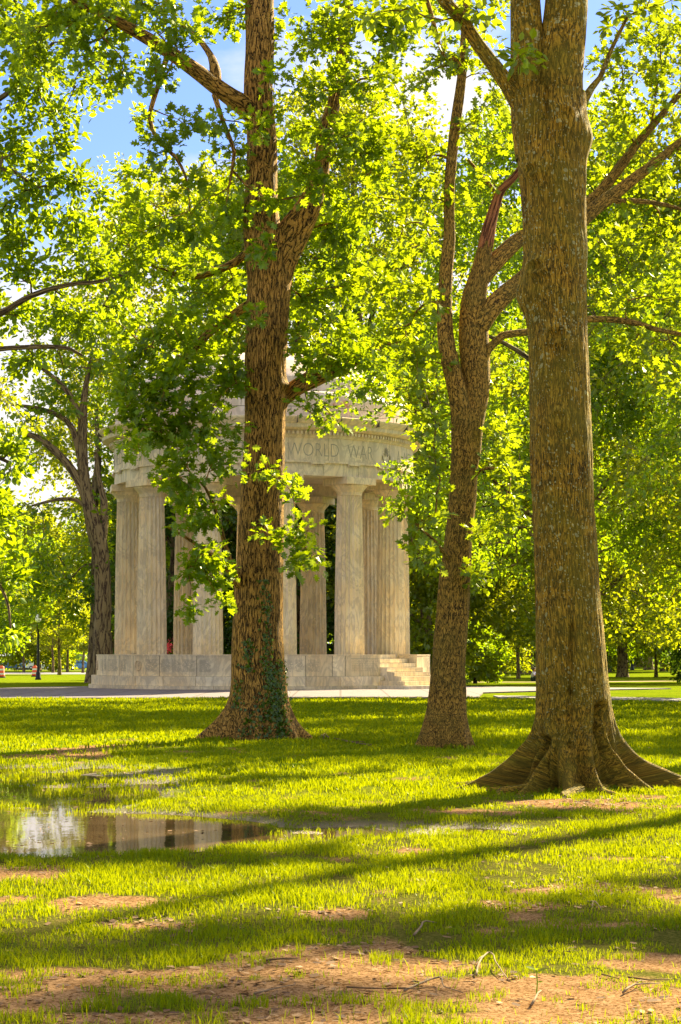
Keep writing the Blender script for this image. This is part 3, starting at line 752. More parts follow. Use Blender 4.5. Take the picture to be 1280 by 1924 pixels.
class Tree:
    def __init__(s, seed):
        s.r = np.random.default_rng(seed); s.pos = np.zeros((90000, 3)); s.dirn = np.zeros((90000, 3)); s.par = np.full(90000, -1); s.rad = np.zeros(90000)
        s.fixed = np.zeros(90000, bool); s.n = 0; s.paths = []; s.tips = np.zeros(90000); s.bark = Surf(); s.lp = []; s.ld = []; s.ln = []; s.ls = []
    def _node(s, p, d, par, rad=0, fixed=False):
        i = s.n; s.pos[i] = p; s.dirn[i] = d; s.par[i] = par; s.rad[i] = rad; s.fixed[i] = fixed; s.n += 1; return i
    def limb(s, pts, n_=14, wob=.12, emit=True, attach_ok=True, step=.15, seed=0, grow_from=0.0, flare=0.0):
        """pts: rows (x, y, z, radius)"""
        C = catmull(pts, step); P_, rad = C[:, :3], np.maximum(C[:, 3], .004)
        if flare:
            ln = np.concatenate([[0], np.cumsum(np.linalg.norm(np.diff(P_, axis=0), axis=1))])
            rad = rad * (1 + flare * np.exp(-ln / (rad[0] * 1.6)))
        if len(P_) > 6 and wob:
            k = np.arange(len(P_)); j = np.stack([vnoise(k * .23 + seed * 9.1, 0 * k + q * 5.5) for q in range(3)], -1)
            P_ = P_ + j * rad[:, None] * .18 * smooth(0, 6, k)[:, None]
        if emit: s.bark.tube(P_, rad, n_, wob, seed)
        if attach_ok:
            T = np.gradient(P_, axis=0); T /= np.linalg.norm(T, axis=1, keepdims=True); prev = -1
            for i in range(int(len(P_) * grow_from), len(P_)): prev = s._node(P_[i], T[i], prev, rad[i], True)
    def attach(s, targets, step=.22, max_branch=None):
        targets = np.asarray(targets)
        P0 = s.pos[:s.n]
        d0 = np.array([np.min(np.sum((P0 - t) ** 2, 1)) for t in targets]); order = np.argsort(d0)
        for ti in order:
            t = targets[ti]; P_ = s.pos[:s.n]; dv = t - P_; d = np.sqrt(np.sum(dv * dv, 1)) + 1e-6
            al = np.sum(dv * s.dirn[:s.n], 1) / d
            cost = d * (1.25 - .35 * al) + np.where(s.fixed[:s.n], .0, .0)
            k = int(np.argmin(cost)); L_ = d[k]
            if L_ < .12: s.tips[k] += 1; s._mark(k); continue
            m = max(2, int(L_ / step)); p0 = P_[k].copy(); dr = s.dirn[k].copy()
            t0 = (dr * .55 + dv[k] / L_ * .6 + np.array([0, 0, .12])) * L_ * .9
            t1 = (dv[k] / L_ * .8 + np.array([0, 0, -.25]) + s.r.normal(size=3) * .25) * L_ * .7
            u = (np.arange(1, m + 1) / m)[:, None]
            Q = (2 * u ** 3 - 3 * u ** 2 + 1) * p0 + (u ** 3 - 2 * u ** 2 + u) * t0 + (-2 * u ** 3 + 3 * u ** 2) * t + (u ** 3 - u ** 2) * t1
            Q[:-1] += s.r.normal(size=Q[:-1].shape) * .035 * min(L_, 1.2)
            prev = k; path = [k]
            for i in range(m):
                dd = Q[i] - s.pos[prev]; dd /= np.linalg.norm(dd) + 1e-9
                prev = s._node(Q[i], dd, prev); path.append(prev)
            s.paths.append(path); s.tips[prev] += 1
    def _mark(s, k): pass
    def finish(s, parent, barkmat, leafmat, tmpl, leaf_size, sprig=(6, .16), spread=.6, foliage='foliage', k0=.0042, droop=.2, upn=.75, per_path=3, n_side=5):
        tips = s.tips[:s.n].copy()
        for i in range(s.n - 1, -1, -1):
            if s.par[i] >= 0: tips[s.par[i]] += tips[i]
        rr_ = k0 * np.maximum(tips, 1) ** .48
        for i in range(s.n):
            if s.fixed[i]: rr_[i] = s.rad[i]
            elif s.par[i] >= 0: rr_[i] = min(rr_[i], rr_[s.par[i]] * (.97 if not s.fixed[s.par[i]] else .7))
        for j, path in enumerate(s.paths):
            P_ = s.pos[path]; r_ = rr_[path].copy(); r_[0] = min(r_[0], r_[1] * 1.25); r_[-1] *= .5
            s.bark.tube(P_, r_, n_side, 0, j % 50)
        tr = s.bark.build('trunk', barkmat, parent)
        # sprigs
        sp, sdn = [], []
        for path in s.paths:
            P_ = s.pos[path]; m = len(path)
            ks = [m - 1] + [q for q in range(m - 2, 0, -1)][:per_path - 1]
            for q in ks: sp.append(P_[q]); sdn.append(s.dirn[path[q]])
        sp, sdn = np.array(sp), np.array(sdn); K, ss = sprig
        N = len(sp) * K; base = np.repeat(sp, K, 0); bd = np.repeat(sdn, K, 0)
        off = s.r.normal(size=(N, 3)); off /= np.linalg.norm(off, axis=1, keepdims=True)
        pos = base + off * (s.r.random((N, 1)) ** .6) * ss * spread * 2 * np.array([1, 1, .7])
        d = bd * .45 + off * .75 + s.r.normal(size=(N, 3)) * .35; d[:, 2] -= droop
        nr = s.r.normal(size=(N, 3)) * (1 - upn) * 1.6 + np.array([0, 0, upn])
        size = leaf_size * (.65 + .7 * s.r.random(N))
        fo = leaves(foliage, pos, d, nr, size, tmpl, leafmat, parent)
        print(foliage, parent.name if parent else '', 'leaves', N, 'nodes', s.n)
        return tr, fo

def blob_targets(r, ells, spacing, layers=1.0):
    """ells: (centre(3), radii(3), density multiplier)"""
    out = []
    for c, rad, k in ells:
        n_ = max(3, int(k * layers * math.pi * rad[0] * rad[2] / spacing ** 2))
        q = r.normal(size=(n_, 3)); q /= np.linalg.norm(q, axis=1, keepdims=True); q *= (r.random((n_, 1)) ** .42)
        out.append(np.asarray(c) + q * np.asarray(rad))
    return np.concatenate(out)

def E(px, py, d, rx, ry, k=1.0, dz=None):
    s_ = d / F
    return (W(px, py, d), ((rx * s_), dz or max(.5, (rx + ry) / 2 * s_ * 1.1), ry * s_), k)

def trunk_grid(tree, rows, depth, roots, base_z, H=1.4, n_=160, wob=.05, seed=0, knots=(), grooves=(), dz=.03, pw=2.6):
    """main stem: rows of (py, left px, right px) traced at its real distance; roots = (angle deg, reach m, width deg)"""
    rows = sorted(rows, reverse=True); s_ = depth / F
    z = np.array([EYE - (r_[0] - HOR) * s_ for r_ in rows]); cx_ = np.array([((r_[1] + r_[2]) / 2 - 640) * s_ for r_ in rows]); rd = np.array([(r_[2] - r_[1]) / 2 * s_ for r_ in rows])
    z = np.concatenate([[base_z - .12], z]); cx_ = np.concatenate([[cx_[0]], cx_]); rd = np.concatenate([[rd[0] * 1.02], rd])
    zz_ = np.arange(base_z - .12, z[-1] + dz, dz)
    def sm(v):
        q = np.interp(zz_, z, v); k = np.ones(9) / 9; return np.convolve(np.pad(q, 4, 'edge'), k, 'valid')
    X_, R_ = sm(cx_), sm(rd); th = np.arange(n_) / n_ * 2 * np.pi    # th 0 = away from camera (+y)
    dx, dy = np.sin(th), np.cos(th)
    h = np.clip(1 - (zz_ - base_z) / H, 0, 1.1); reach_max = max(r_[1] for r_ in roots)
    rr_ = R_[:, None] * np.ones(n_)[None]
    for ang, reach, wd in roots:     # ang: 0 right, 90 away, 180 left, 270 toward camera
        a = R(90 - ang); dlt = np.angle(np.exp(1j * (th - a)))
        ws = R(wd) * (1.25 - .55 * np.clip(h, 0, 1))[:, None]
        rr_ = rr_ + reach * np.exp(-(dlt[None] / ws) ** 2) * (np.clip(h, 0, 1.1) ** pw)[:, None]
    lobes = fbm(dx[None] * 1.5 + seed, dy[None] * 1.5, zz_[:, None] * .5, 3, seed)
    rr_ = rr_ * (1 + wob * lobes) + .012 * fbm(dx[None] * 8, dy[None] * 8, zz_[:, None] * 2.4, 3, seed + 4)
    rr_ = rr_ + (.11 * fbm(dx[None] * 4.5 + rr_ * 2, dy[None] * 4.5, zz_[:, None] * 3, 3, seed + 9)) * (np.clip(h, 0, 1) ** 2)[:, None] * (reach_max / .9)
    V = np.stack([X_[:, None] + rr_ * dx[None], depth + rr_ * dy[None], zz_[:, None] + 0 * rr_], -1)
    for px, py, size, amp in knots:
        kp = W(px, py, depth); 
        dd = np.sqrt((V[..., 0] - kp[0]) ** 2 + (V[..., 2] - kp[2]) ** 2) / (size * s_); m = (V[..., 1] < depth)
        g = (np.exp(-dd ** 2) - .75 * np.exp(-(dd / .42) ** 2) * (amp > 0) * (size < 30) + .35 * np.exp(-((dd - .62) / .16) ** 2) * (size < 30)) * m * amp
        V[..., 0] += g * dx[None]; V[..., 1] += g * dy[None]
    for path, size, amp in grooves:
        for (xa, ya), (xb, yb) in zip(path[:-1], path[1:]):
            pa, pb = W(xa, ya, depth)[[0, 2]], W(xb, yb, depth)[[0, 2]]; ab = pb - pa; q = V[..., [0, 2]] - pa
            t = np.clip((q @ ab) / (ab @ ab), 0, 1); dd = np.linalg.norm(q - t[..., None] * ab, axis=-1) / (size * s_)
            g = -np.exp(-dd ** 2) * amp * (V[..., 1] < depth)
            V[..., 0] += g * dx[None]; V[..., 1] += g * dy[None]
    seg = np.linalg.norm(np.diff(V, axis=0), axis=2) * (1 + 2.2 * np.clip(h[1:, None], 0, 1)); ln = np.concatenate([np.zeros((1, n_)), np.cumsum(seg[::-1], 0)])[::-1]
    ln = np.maximum(ln.mean(1, keepdims=True) * .6 + ln * .4, 0) * -1.0
    rm = float(np.median(R_)); rowm = rm * (1 + .75 * (rr_.mean(1) / rm - 1)); U = (np.arange(n_ + 1) / n_ - .5)[None] * 2 * np.pi * rowm[:, None] + seed
    cs = np.linalg.norm(np.diff(np.concatenate([V, V[:, :1]], 1), axis=1), axis=2); cu_ = np.concatenate([np.zeros((len(zz_), 1)), np.cumsum(cs, 1)], 1); cu_ = cu_ - cu_[:, n_ // 2][:, None]; kk = int(.6 / dz) | 1; ker = np.hanning(kk + 2)[1:-1]; ker /= ker.sum(); cu_ = np.stack([np.convolve(np.pad(cu_[:, j], kk // 2, 'edge'), ker, 'valid') for j in range(n_ + 1)], 1)
    U = .35 * U + .65 * (cu_ + seed)
    tree.bark.grid(V, U, ln)
    prev = -1
    for i in range(int(1.2 / dz), len(zz_), 8): prev = tree._node((X_[i], depth, zz_[i]), (0, 0, 1), prev, R_[i], True)
    return V

def PX(depth, *rows):
    """rows (px, py, width px [, depth offset]) -> (x, y, z, radius)"""
    out = []
    for r_ in rows:
        d = depth + (r_[3] if len(r_) > 3 else 0); p = W(r_[0], r_[1], d); out.append((*p, r_[2] / 2 * d / F))
    return out

def upper(tree, cx_, cy2, z0, z1, rad, nblob, npts, r):
    """the rest of the crown, above the picture"""
    e = []
    for i in range(nblob):
        a = r.random() * 6.28; z = z0 + (z1 - z0) * (i + .5) / nblob; q = rad * math.sqrt(r.random()) * (1 - .5 * ((z - z0) / (z1 - z0)) ** 2)
        e.append(((cx_ + q * math.cos(a), cy2 + q * math.sin(a), z), (1.3, 1.3, .8), 1))
    pts = []
    for c, rd, k in e:
        q = r.normal(size=(npts, 3)); q /= np.linalg.norm(q, axis=1, keepdims=True); pts.append(np.asarray(c) + q * (r.random((npts, 1)) ** .45) * np.asarray(rd))
    return np.concatenate(pts)

# ---- tree A: furrowed oak left of centre
D_A = 31.3
A = thing('oak_tree', 'furrowed oak with ivy at its foot standing in front of the memorial', 'tree', (0, 0, 0))
TA = Tree(11)
VA = trunk_grid(TA, [(1392, 436, 542), (1340, 434, 541), (1300, 434, 541), (1250, 434, 536), (1200, 435, 533), (1100, 441, 533), (1000, 447, 533), (900, 453, 535), (800, 459, 535), (700, 460, 536), (600, 462, 542), (520, 465, 548), (470, 465, 552), (440, 465, 556)],
           D_A, [(178, .62, 20), (205, .30, 18), (235, .18, 16), (268, .12, 18), (300, .12, 16), (330, .28, 18), (0, .45, 20), (60, .4, 25), (110, .5, 25), (150, .3, 22)], 0.0, pw=3.2, H=1.15, n_=150, wob=.07, seed=1, knots=[(440, 1085, 16, .05), (535, 740, 26, .08), (490, 470, 30, .04)])
TA.limb(PX(D_A, (503, 520, 78), (497, 450, 74), (492, 380, 64), (490, 300, 58), (486, 200, 54), (487, 100, 54), (490, 0, 54), (492, -120, 46), (484, -260, 34), (496, -420, 22), (490, -560, 10)), 28, .10, seed=2)
TA.limb(PX(D_A, (512, 540, 62, .05), (530, 480, 66, 0), (556, 430, 62, -.05), (582, 385, 46, -.1), (600, 330, 34, -.1), (614, 250, 30, 0), (630, 180, 27, .2), (645, 95, 24, .3), (655, 0, 20, .4), (680, -130, 15, .6), (690, -280, 8, .8)), 24, .10, seed=3)
TA.limb(PX(D_A, (492, 232, 40), (462, 200, 40, -.1), (436, 182, 34, -.3), (396, 155, 30, -.5), (350, 120, 27, -.8), (300, 85, 25, -1), (250, 55, 22, -1.2), (205, 32, 18, -1.3), (150, 5, 15, -1.4), (80, -40, 10, -1.5), (0, -70, 5, -1.6)), 16, .12, seed=4)
TA.limb(PX(D_A, (408, 162, 18, -.5), (404, 130, 22, -.4), (396, 105, 13, -.2), (370, 70, 10, 0), (340, 45, 7, .2)), 10, .2, seed=5)
TA.limb(PX(D_A, (505, 760, 40, .3), (538, 742, 34, .25), (560, 726, 32, .1), (588, 710, 36, 0), (615, 698, 34, 0), (645, 688, 24, .1), (685, 668, 14, .2), (730, 645, 8, .4), (760, 640, 5, .5)), 16, .16, seed=6)
TA.limb(PX(D_A, (403, 178, 11, -.5), (418, 225, 9, -.7), (440, 285, 8, -.8), (436, 320, 6, -.8), (430, 352, 4, -.8)), 7, .1, seed=7)
TA.limb(PX(D_A, (318, 95, 12, -.9), (296, 165, 10, -1.2), (282, 220, 9, -1.3), (296, 260, 8, -1.4), (330, 295, 7, -1.5), (348, 330, 5, -1.5), (354, 355, 3, -1.5)), 7, .1, seed=8)
TA.limb(PX(D_A, (452, 1100, 20, -.2), (438, 1085, 14, -.35), (418, 1060, 10, -.8), (388, 1036, 8, -1.2), (350, 1010, 6, -1.5), (315, 990, 4, -1.7)), 7, .1, seed=9)
TA.limb(PX(D_A, (448, 1092, 16, -.25), (436, 1062, 11, -.5), (420, 1010, 9, -.9), (405, 960, 7, -1.2), (385, 915, 5, -1.5), (360, 890, 3, -1.6)), 7, .1, seed=10)
TA.limb(PX(D_A, (500, 1010, 14, -.3), (500, 1006, 9, -.5), (520, 1000, 7, -.8), (548, 1008, 5, -1.1), (580, 1035, 4, -1.3)), 6, .1, seed=12)
TA.limb(PX(D_A, (490, 560, 20, .2), (440, 590, 18, .6), (380, 640, 15, .3), (330, 700, 12, 0), (290, 760, 9, -.4), (270, 810, 6, -.6)), 8, .12, seed=13)
TA.limb(PX(D_A, (470, 470, 16, .2), (430, 500, 14, .5), (360, 520, 11, .6), (290, 500, 8, .5), (230, 470, 5, .5)), 8, .12, seed=14)
ra = np.random.default_rng(3)
EA = [E(590, 662, 30.8, 36, 26, 1.1), E(560, 650, 31, 24, 30, 1.1), E(640, 670, 30.6, 40, 24, 1.1), E(150, 105, 30, 40, 30, .8), E(700, 250, 31, 60, 50), E(620, 450, 32, 60, 50), E(228, 700, 30, 30, 50, 1.3), E(245, 790, 29.8, 36, 50, 1.3), E(300, 760, 29.6, 60, 40, 1.3), E(440, 690, 30.5, 24, 50, 1.3), E(350, 850, 29.7, 60, 30, 1.3), E(300, 880, 29.5, 30, 24, 1), E(440, 830, 30.3, 20, 40, 1.2), E(400, 250, 30.5, 40, 30, .9), E(270, 220, 30, 24, 24, .6), E(190, 160, 30, 30, 26, .7), E(285, 440, 30.5, 60, 40, .8), E(150, 30, 30, 120, 55), E(60, 110, 30.5, 70, 70), E(250, 20, 31, 90, 40), E(330, 50, 29.5, 70, 55), E(420, 40, 31.5, 60, 50, .8), E(300, 140, 29.6, 45, 35), E(225, 120, 30, 40, 35), E(90, 30, 29.6, 90, 50, .7), E(365, 215, 29.6, 30, 30, .7),
      E(300, 285, 29.6, 50, 45), E(345, 215, 29.8, 35, 26, .7), E(255, 335, 30, 28, 30, .8), E(350, 340, 29.8, 45, 26, .9), E(265, 395, 30.5, 55, 40), E(340, 420, 30.5, 55, 45), E(420, 300, 31, 34, 50, .8), E(420, 400, 31, 45, 45), E(225, 470, 31, 60, 50), E(330, 500, 31.5, 75, 60, 1.1), E(410, 540, 32, 55, 55, 1.1),
      E(230, 620, 31.5, 60, 45), E(310, 620, 30, 70, 60, 1.2), E(400, 640, 31.5, 60, 60, 1.2), E(250, 710, 29.8, 60, 40), E(340, 720, 30, 70, 55, 1.3), E(420, 735, 31, 42, 60, 1.3), E(310, 800, 29.8, 50, 42, 1.2), E(390, 800, 30, 50, 52, 1.3), E(262, 840, 28.6, 22, 38, 1.2), E(415, 860, 30, 35, 30, 1.2),
      E(350, 930, 29.6, 50, 38, 1.2), E(400, 965, 30, 45, 40, 1.2), E(325, 985, 29.4, 32, 28), E(375, 1030, 29.6, 52, 40, 1.3), E(405, 1090, 30, 40, 34, 1.2), E(350, 1075, 29.2, 30, 22), E(350, 1145, 29, 16, 14), E(420, 1140, 30, 16, 20),
      E(515, 1000, 30, 32, 24, 1.1), E(560, 1010, 29.8, 36, 30, 1.2), E(585, 1055, 29.6, 28, 24, 1.1), E(545, 1062, 29.8, 26, 20, 1.1), E(490, 890, 30.2, 32, 20, 1.1), E(550, 915, 30, 16, 14),
      E(490, 470, 30.2, 36, 22, 1.2), E(505, 380, 30.2, 36, 30, 1.2), E(490, 225, 30.2, 34, 34, .9), E(520, 140, 30.2, 30, 30, .8), E(475, 590, 30.3, 12, 14),
      E(575, 70, 31.5, 60, 55), E(650, 40, 30.5, 70, 55), E(730, 60, 30.5, 75, 60), E(600, 160, 30.5, 50, 40), E(690, 150, 30.8, 70, 50), E(565, 250, 31.8, 35, 45), E(640, 250, 30.2, 60, 50, 1.1), E(600, 340, 30, 50, 35, 1.1), E(575, 300, 30, 34, 25), E(700, 310, 31, 60, 60), E(640, 400, 31.8, 60, 60),
      E(590, 560, 32, 50, 60), E(650, 520, 32, 60, 60), E(620, 640, 31, 60, 42, 1.2), E(570, 690, 30.4, 30, 30, 1.1), E(575, 770, 30.2, 36, 32, 1.1), E(610, 790, 30.2, 30, 20), E(660, 650, 30.6, 60, 38, 1.3), E(710, 690, 30.4, 50, 30, 1.2), E(690, 725, 30.4, 22, 20)]
TA.attach(blob_targets(ra, EA, .33, 2.3))
TA.attach(upper(TA, *W(480, 0, D_A)[:2], 12.5, 22, 6.5, 16, 26, ra), step=.4)
trA, foA = TA.finish(A, oak_bark, leafA, LEAF_L, .138, sprig=(10, .17), per_path=3)
# ivy climbing the trunk
iv = VA.reshape(-1, 3); r = ra
zt = EYE - (np.array([1392, 1330, 1240, 1150, 1090]) - HOR) * D_A / F
pts, nrs = [], []
def ivy(n_, py0, py1, cx0, cx1, w_):
    for _ in range(n_):
        t = r.random(); py = py0 + (py1 - py0) * t; px = cx0 + (cx1 - cx0) * t + r.normal() * w_
        p = W(px, py, D_A); row = np.argmin(abs(VA[:, 0, 2] - p[2])); V_ = VA[row]; f = V_[V_[:, 1] < D_A + .05]; q = f[np.argmin(abs(f[:, 0] - p[0]))]
        c0 = V_.mean(0); nrm_ = (q - c0); nrm_[2] = 0; nrm_ /= np.linalg.norm(nrm_)
        pts.append(q + nrm_ * (.008 + .03 * r.random()) + np.array([0, 0, r.normal() * .01])); nrs.append(nrm_ + r.normal(size=3) * .35)
ivy(420, 1388, 1240, 528, 522, 9); ivy(110, 1390, 1300, 520, 500, 14); ivy(200, 1290, 1090, 505, 498, 5); ivy(90, 1260, 1200, 468, 470, 6); ivy(60, 1330, 1270, 450, 448, 5); ivy(60, 1380, 1330, 470, 480, 12); ivy(100, 1350, 1250, 512, 508, 7)
pts, nrs = np.array(pts), np.array(nrs); N = len(pts)
dd = np.stack([r.normal(size=N) * .6, r.normal(size=N) * .2, -np.ones(N)], -1)
ivm = leaf_mat('ivy_leaf', (.02, .06, .004), (.07, .13, .008), (.2, .28, .01), .25, .25)
leaves('ivy', pts, dd, nrs, .045 * (.6 + .7 * r.random(N)), (np.array([(0, 0, 0), (.5, .05, .06), (.35, .5, .05), (0, 1, 0), (-.35, .5, .05), (-.5, .05, .06)]), [[0, 1, 2, 3], [0, 3, 4, 5]]), ivm, A)

# ---- tree B: forked tree between the memorial and the big trunk
D_B = 28.7
B = thing('forked_tree', 'slim forked tree standing between the memorial steps and the big mossy trunk', 'tree')
TB = Tree(22)
trunk_grid(TB, [(1405, 795, 877), (1370, 796, 877), (1330, 802, 876), (1250, 811, 874), (1150, 820, 882), (1100, 824, 884), (1000, 838, 888), (950, 843, 894), (900, 847, 897), (850, 849, 897), (800, 848, 903), (770, 847, 904)],
           D_B, [(185, .17, 26), (230, .10, 22), (275, .08, 22), (315, .12, 22), (355, .14, 24), (60, .2, 30), (120, .2, 30)], 0.0, H=.7, n_=110, wob=.09, seed=5, knots=[(885, 860, 20, .03)])
TB.limb(PX(D_B, (878, 830, 44), (868, 770, 40, -.05), (852, 712, 35, -.1), (838, 655, 32, -.1), (833, 600, 30, -.1), (838, 530, 27, 0), (843, 450, 24), (843, 400, 21), (850, 300, 21), (858, 220, 20), (866, 150, 18), (875, 60, 16), (880, -60, 12), (872, -200, 8)), 18, .14, seed=6)
TB.limb(PX(D_B, (878, 860, 50), (884, 790, 52, .05), (890, 720, 54, .05), (888, 650, 56, .05), (888, 590, 54, .05), (890, 550, 46), (900, 515, 38), (908, 480, 30), (914, 455, 27)), 22, .12, seed=7)
deadpts = PX(D_B, (905, 500, 30, .06), (912, 465, 29), (919, 430, 26), (930, 390, 21), (942, 358, 17, -.1), (966, 333, 13, -.2), (985, 300, 10, -.3), (1000, 240, 7, -.3))
TB.limb(deadpts, emit=False, wob=0)
sf = Surf(); dC = catmull(deadpts, .08); sf.tube(dC[:, :3], np.maximum(dC[:, 3], .01), 16, .35, 5); sf.build('dead_limb', red_bark, B)
TB.limb(PX(D_B, (898, 612, 40), (922, 580, 38), (952, 548, 35, .1), (985, 520, 32, .3), (1050, 460, 30, .6), (1105, 402, 28, .8), (1150, 368, 24, .9), (1200, 330, 20, 1), (1240, 300, 17, 1.1), (1285, 262, 14, 1.2), (1400, 190, 10, 1.4)), 14, .14, seed=8, flare=.15)
TB.limb(PX(D_B, (898, 530, 32), (925, 498, 33, .1), (955, 468, 32, .3), (990, 440, 28, .6), (1060, 405, 25, 1), (1115, 372, 22, 1.2), (1160, 322, 20, 1.4), (1195, 275, 16, 1.5), (1240, 220, 13, 1.6), (1300, 150, 9, 1.7)), 12, .14, seed=9, flare=.15)
TB.limb(PX(D_B, (902, 700, 18), (918, 655, 16, -.05), (945, 630, 15, -.1), (990, 624, 14), (1050, 608, 13, .2), (1110, 600, 13, .3), (1180, 604, 12, .4), (1230, 618, 10, .5), (1300, 632, 8, .6)), 9, .12, seed=10, flare=.15)
TB.limb(PX(D_B, (1140, 375, 12, .9), (1160, 378, 11, .9), (1200, 378, 10, 1), (1250, 385, 8, 1), (1300, 400, 6, 1)), 7, .1, seed=11)
TB.limb(PX(D_B, (930, 390, 12, 0), (930, 360, 9, .1), (905, 330, 7, .2), (880, 300, 5, .3)), 6, .1, seed=12)
TB.limb(PX(D_B, (850, 1060, 12), (828, 1030, 8, -.4), (800, 1000, 6, -.6), (770, 975, 4, -.8)), 6, .1, seed=13)
TB.limb(PX(D_B, (885, 900, 12), (905, 880, 8, -.2), (930, 880, 6, -.3), (955, 900, 4, -.3)), 6, .1, seed=14)
EB = [E(760, 170, 28.5, 55, 50), E(820, 120, 28, 50, 50), E(900, 110, 28.8, 60, 50), E(930, 200, 28.5, 40, 50), E(900, 260, 28.5, 40, 45), E(770, 270, 29, 60, 45), E(720, 400, 29.5, 70, 40, 1.2), E(790, 360, 28.4, 50, 40, 1.1), E(770, 460, 29, 60, 50), E(800, 330, 29, 40, 40),
      E(890, 360, 28.6, 50, 40), E(950, 390, 29, 25, 40), E(700, 520, 29.5, 60, 50), E(770, 560, 29, 55, 50), E(740, 620, 29, 60, 40, 1.2), E(790, 690, 28, 45, 50, 1.1), E(810, 560, 28, 30, 30, .8), E(760, 770, 28.5, 36, 30), E(800, 810, 28, 40, 42, 1.1), E(810, 900, 28.2, 30, 40, 1.1),
      E(790, 965, 27.6, 40, 32, 1.2), E(775, 1020, 27.4, 34, 30, 1.2), E(800, 1060, 27.8, 26, 26), E(930, 700, 29, 40, 45, .7), E(940, 800, 28.4, 45, 40, 1.), E(930, 880, 28, 42, 40, 1.1), E(960, 950, 28, 40, 36, .9), E(915, 990, 28, 30, 34, .9), E(900, 1080, 28.2, 20, 26, .9),
      E(1150, 130, 30, 50, 60, .9), E(1220, 60, 30.5, 70, 55), E(1250, 160, 30, 60, 50), E(1180, 220, 30, 60, 45), E(1140, 300, 30, 35, 40, .8), E(1230, 330, 30, 60, 40, .9), E(1160, 450, 30, 60, 45, .9), E(1240, 460, 30.2, 60, 50), E(1150, 560, 29.5, 50, 40, .9), E(1240, 560, 30, 60, 40), E(1200, 650, 29.4, 70, 45), E(1270, 700, 29.6, 50, 40), E(1320, 300, 30, 60, 80), E(1330, 560, 30, 60, 80)]
TB.attach(blob_targets(ra, EB, .33, 1.9))
TB.attach(upper(TB, *W(900, 0, D_B)[:2], 11.5, 18, 4.5, 10, 24, ra), step=.4)
TB.finish(B, oak_bark2, leafB, LEAF_L, .13, sprig=(10, .17), per_path=3)

# ---- tree C: the big mossy trunk
D_C = 19.8
C = thing('big_oak', 'massive mossy trunk with spreading roots and pale lichen spots', 'tree')
TC = Tree(33)
trunk_grid(TC, [(1490, 1012, 1142), (1440, 1012, 1142), (1380, 1012, 1142), (1330, 1010, 1144), (1300, 1009, 1142), (1250, 1009, 1138), (1200, 1009, 1134), (1100, 1008, 1124), (1000, 1003, 1118), (950, 1001, 1116), (850, 995, 1113), (750, 994, 1108), (650, 993, 1103), (600, 989, 1102), (560, 986, 1101), (500, 985, 1101), (400, 980, 1101), (300, 972, 1102), (250, 966, 1105), (210, 963, 1101), (180, 962, 1100)],
           D_C, [(183, .84, 11), (205, .36, 9), (227, .62, 11), (247, .16, 6), (261, .55, 11), (285, .50, 10), (301, .16, 6), (321, .62, 11), (343, .30, 8), (2, 1.1, 10), (40, .5, 22), (80, .55, 22), (120, .5, 22), (155, .45, 18)], 0.0, H=1.3, n_=300, wob=.07, seed=8, dz=.02, pw=4.0,
           knots=[(1040, 640, 24, .10), (1012, 512, 21, .10), (992, 555, 34, .09), (1048, 235, 26, .08), (1000, 330, 18, .07), (1060, 470, 40, .04), (1045, 790, 20, .04), (1100, 262, 30, .05), (1055, 140, 20, .03)],
           grooves=[([(1067, 1495), (1062, 1400), (1064, 1300), (1068, 1180)], 6, .055), ([(1123, 1330), (1121, 1372), (1134, 1412), (1150, 1445), (1168, 1480)], 8, .17), ([(1124, 1330), (1124, 1345)], 9, .10), ([(1016, 1500), (1012, 1440), (1018, 1390)], 8, .12), ([(1020, 330), (1026, 400)], 9, .03), ([(1020, 180), (1020, 240)], 6, .06), ([(1100, 1200), (1104, 1290)], 4, .02)])
TC.limb(PX(D_C, (994, 300, 50), (990, 225, 60, .02), (991, 150, 64), (990, 70, 62), (987, 20, 58), (984, -60, 54), (985, -200, 50), (975, -400, 38), (960, -640, 24), (950, -900, 12)), 40, .08, seed=9)
TC.limb(PX(D_C, (1050, 320, 86), (1057, 225, 88), (1058, 150, 86), (1058, 70, 85), (1060, 20, 82), (1064, -60, 76), (1075, -200, 66), (1100, -400, 48), (1110, -640, 30), (1120, -900, 14)), 44, .08, seed=10)
TC.limb(PX(D_C, (1000, 235, 50), (975, 190, 38, -.02), (955, 160, 31, -.05), (930, 125, 27, -.1), (900, 85, 25, -.15), (870, 40, 24, -.2), (838, 5, 24, -.3), (790, -50, 20, -.4), (700, -130, 14, -.5), (600, -170, 9, -.6)), 18, .12, seed=11, flare=.1)
TC.limb(PX(D_C, (1090, 200, 20, .2), (1112, 165, 13, .3), (1128, 145, 10, .3), (1150, 90, 8, .4), (1180, 30, 6, .5)), 8, .1, seed=12)
EC = [E(820, 30, 19.5, 60, 40, .8), E(740, 20, 19.2, 70, 40, .8), E(900, 20, 19.6, 40, 40, .7), E(680, 40, 19, 50, 50, .7), E(975, 120, 19.3, 16, 24, .5), E(1160, 20, 20.4, 60, 40, .8), E(1240, 10, 20.5, 60, 40, .8)]
TC.attach(blob_targets(ra, EC, .28, 1.4))
TC.attach(upper(TC, *W(1040, 0, D_C)[:2], 9.5, 19, 6.5, 17, 24, ra), step=.4)
rr0 = random.Random(4)
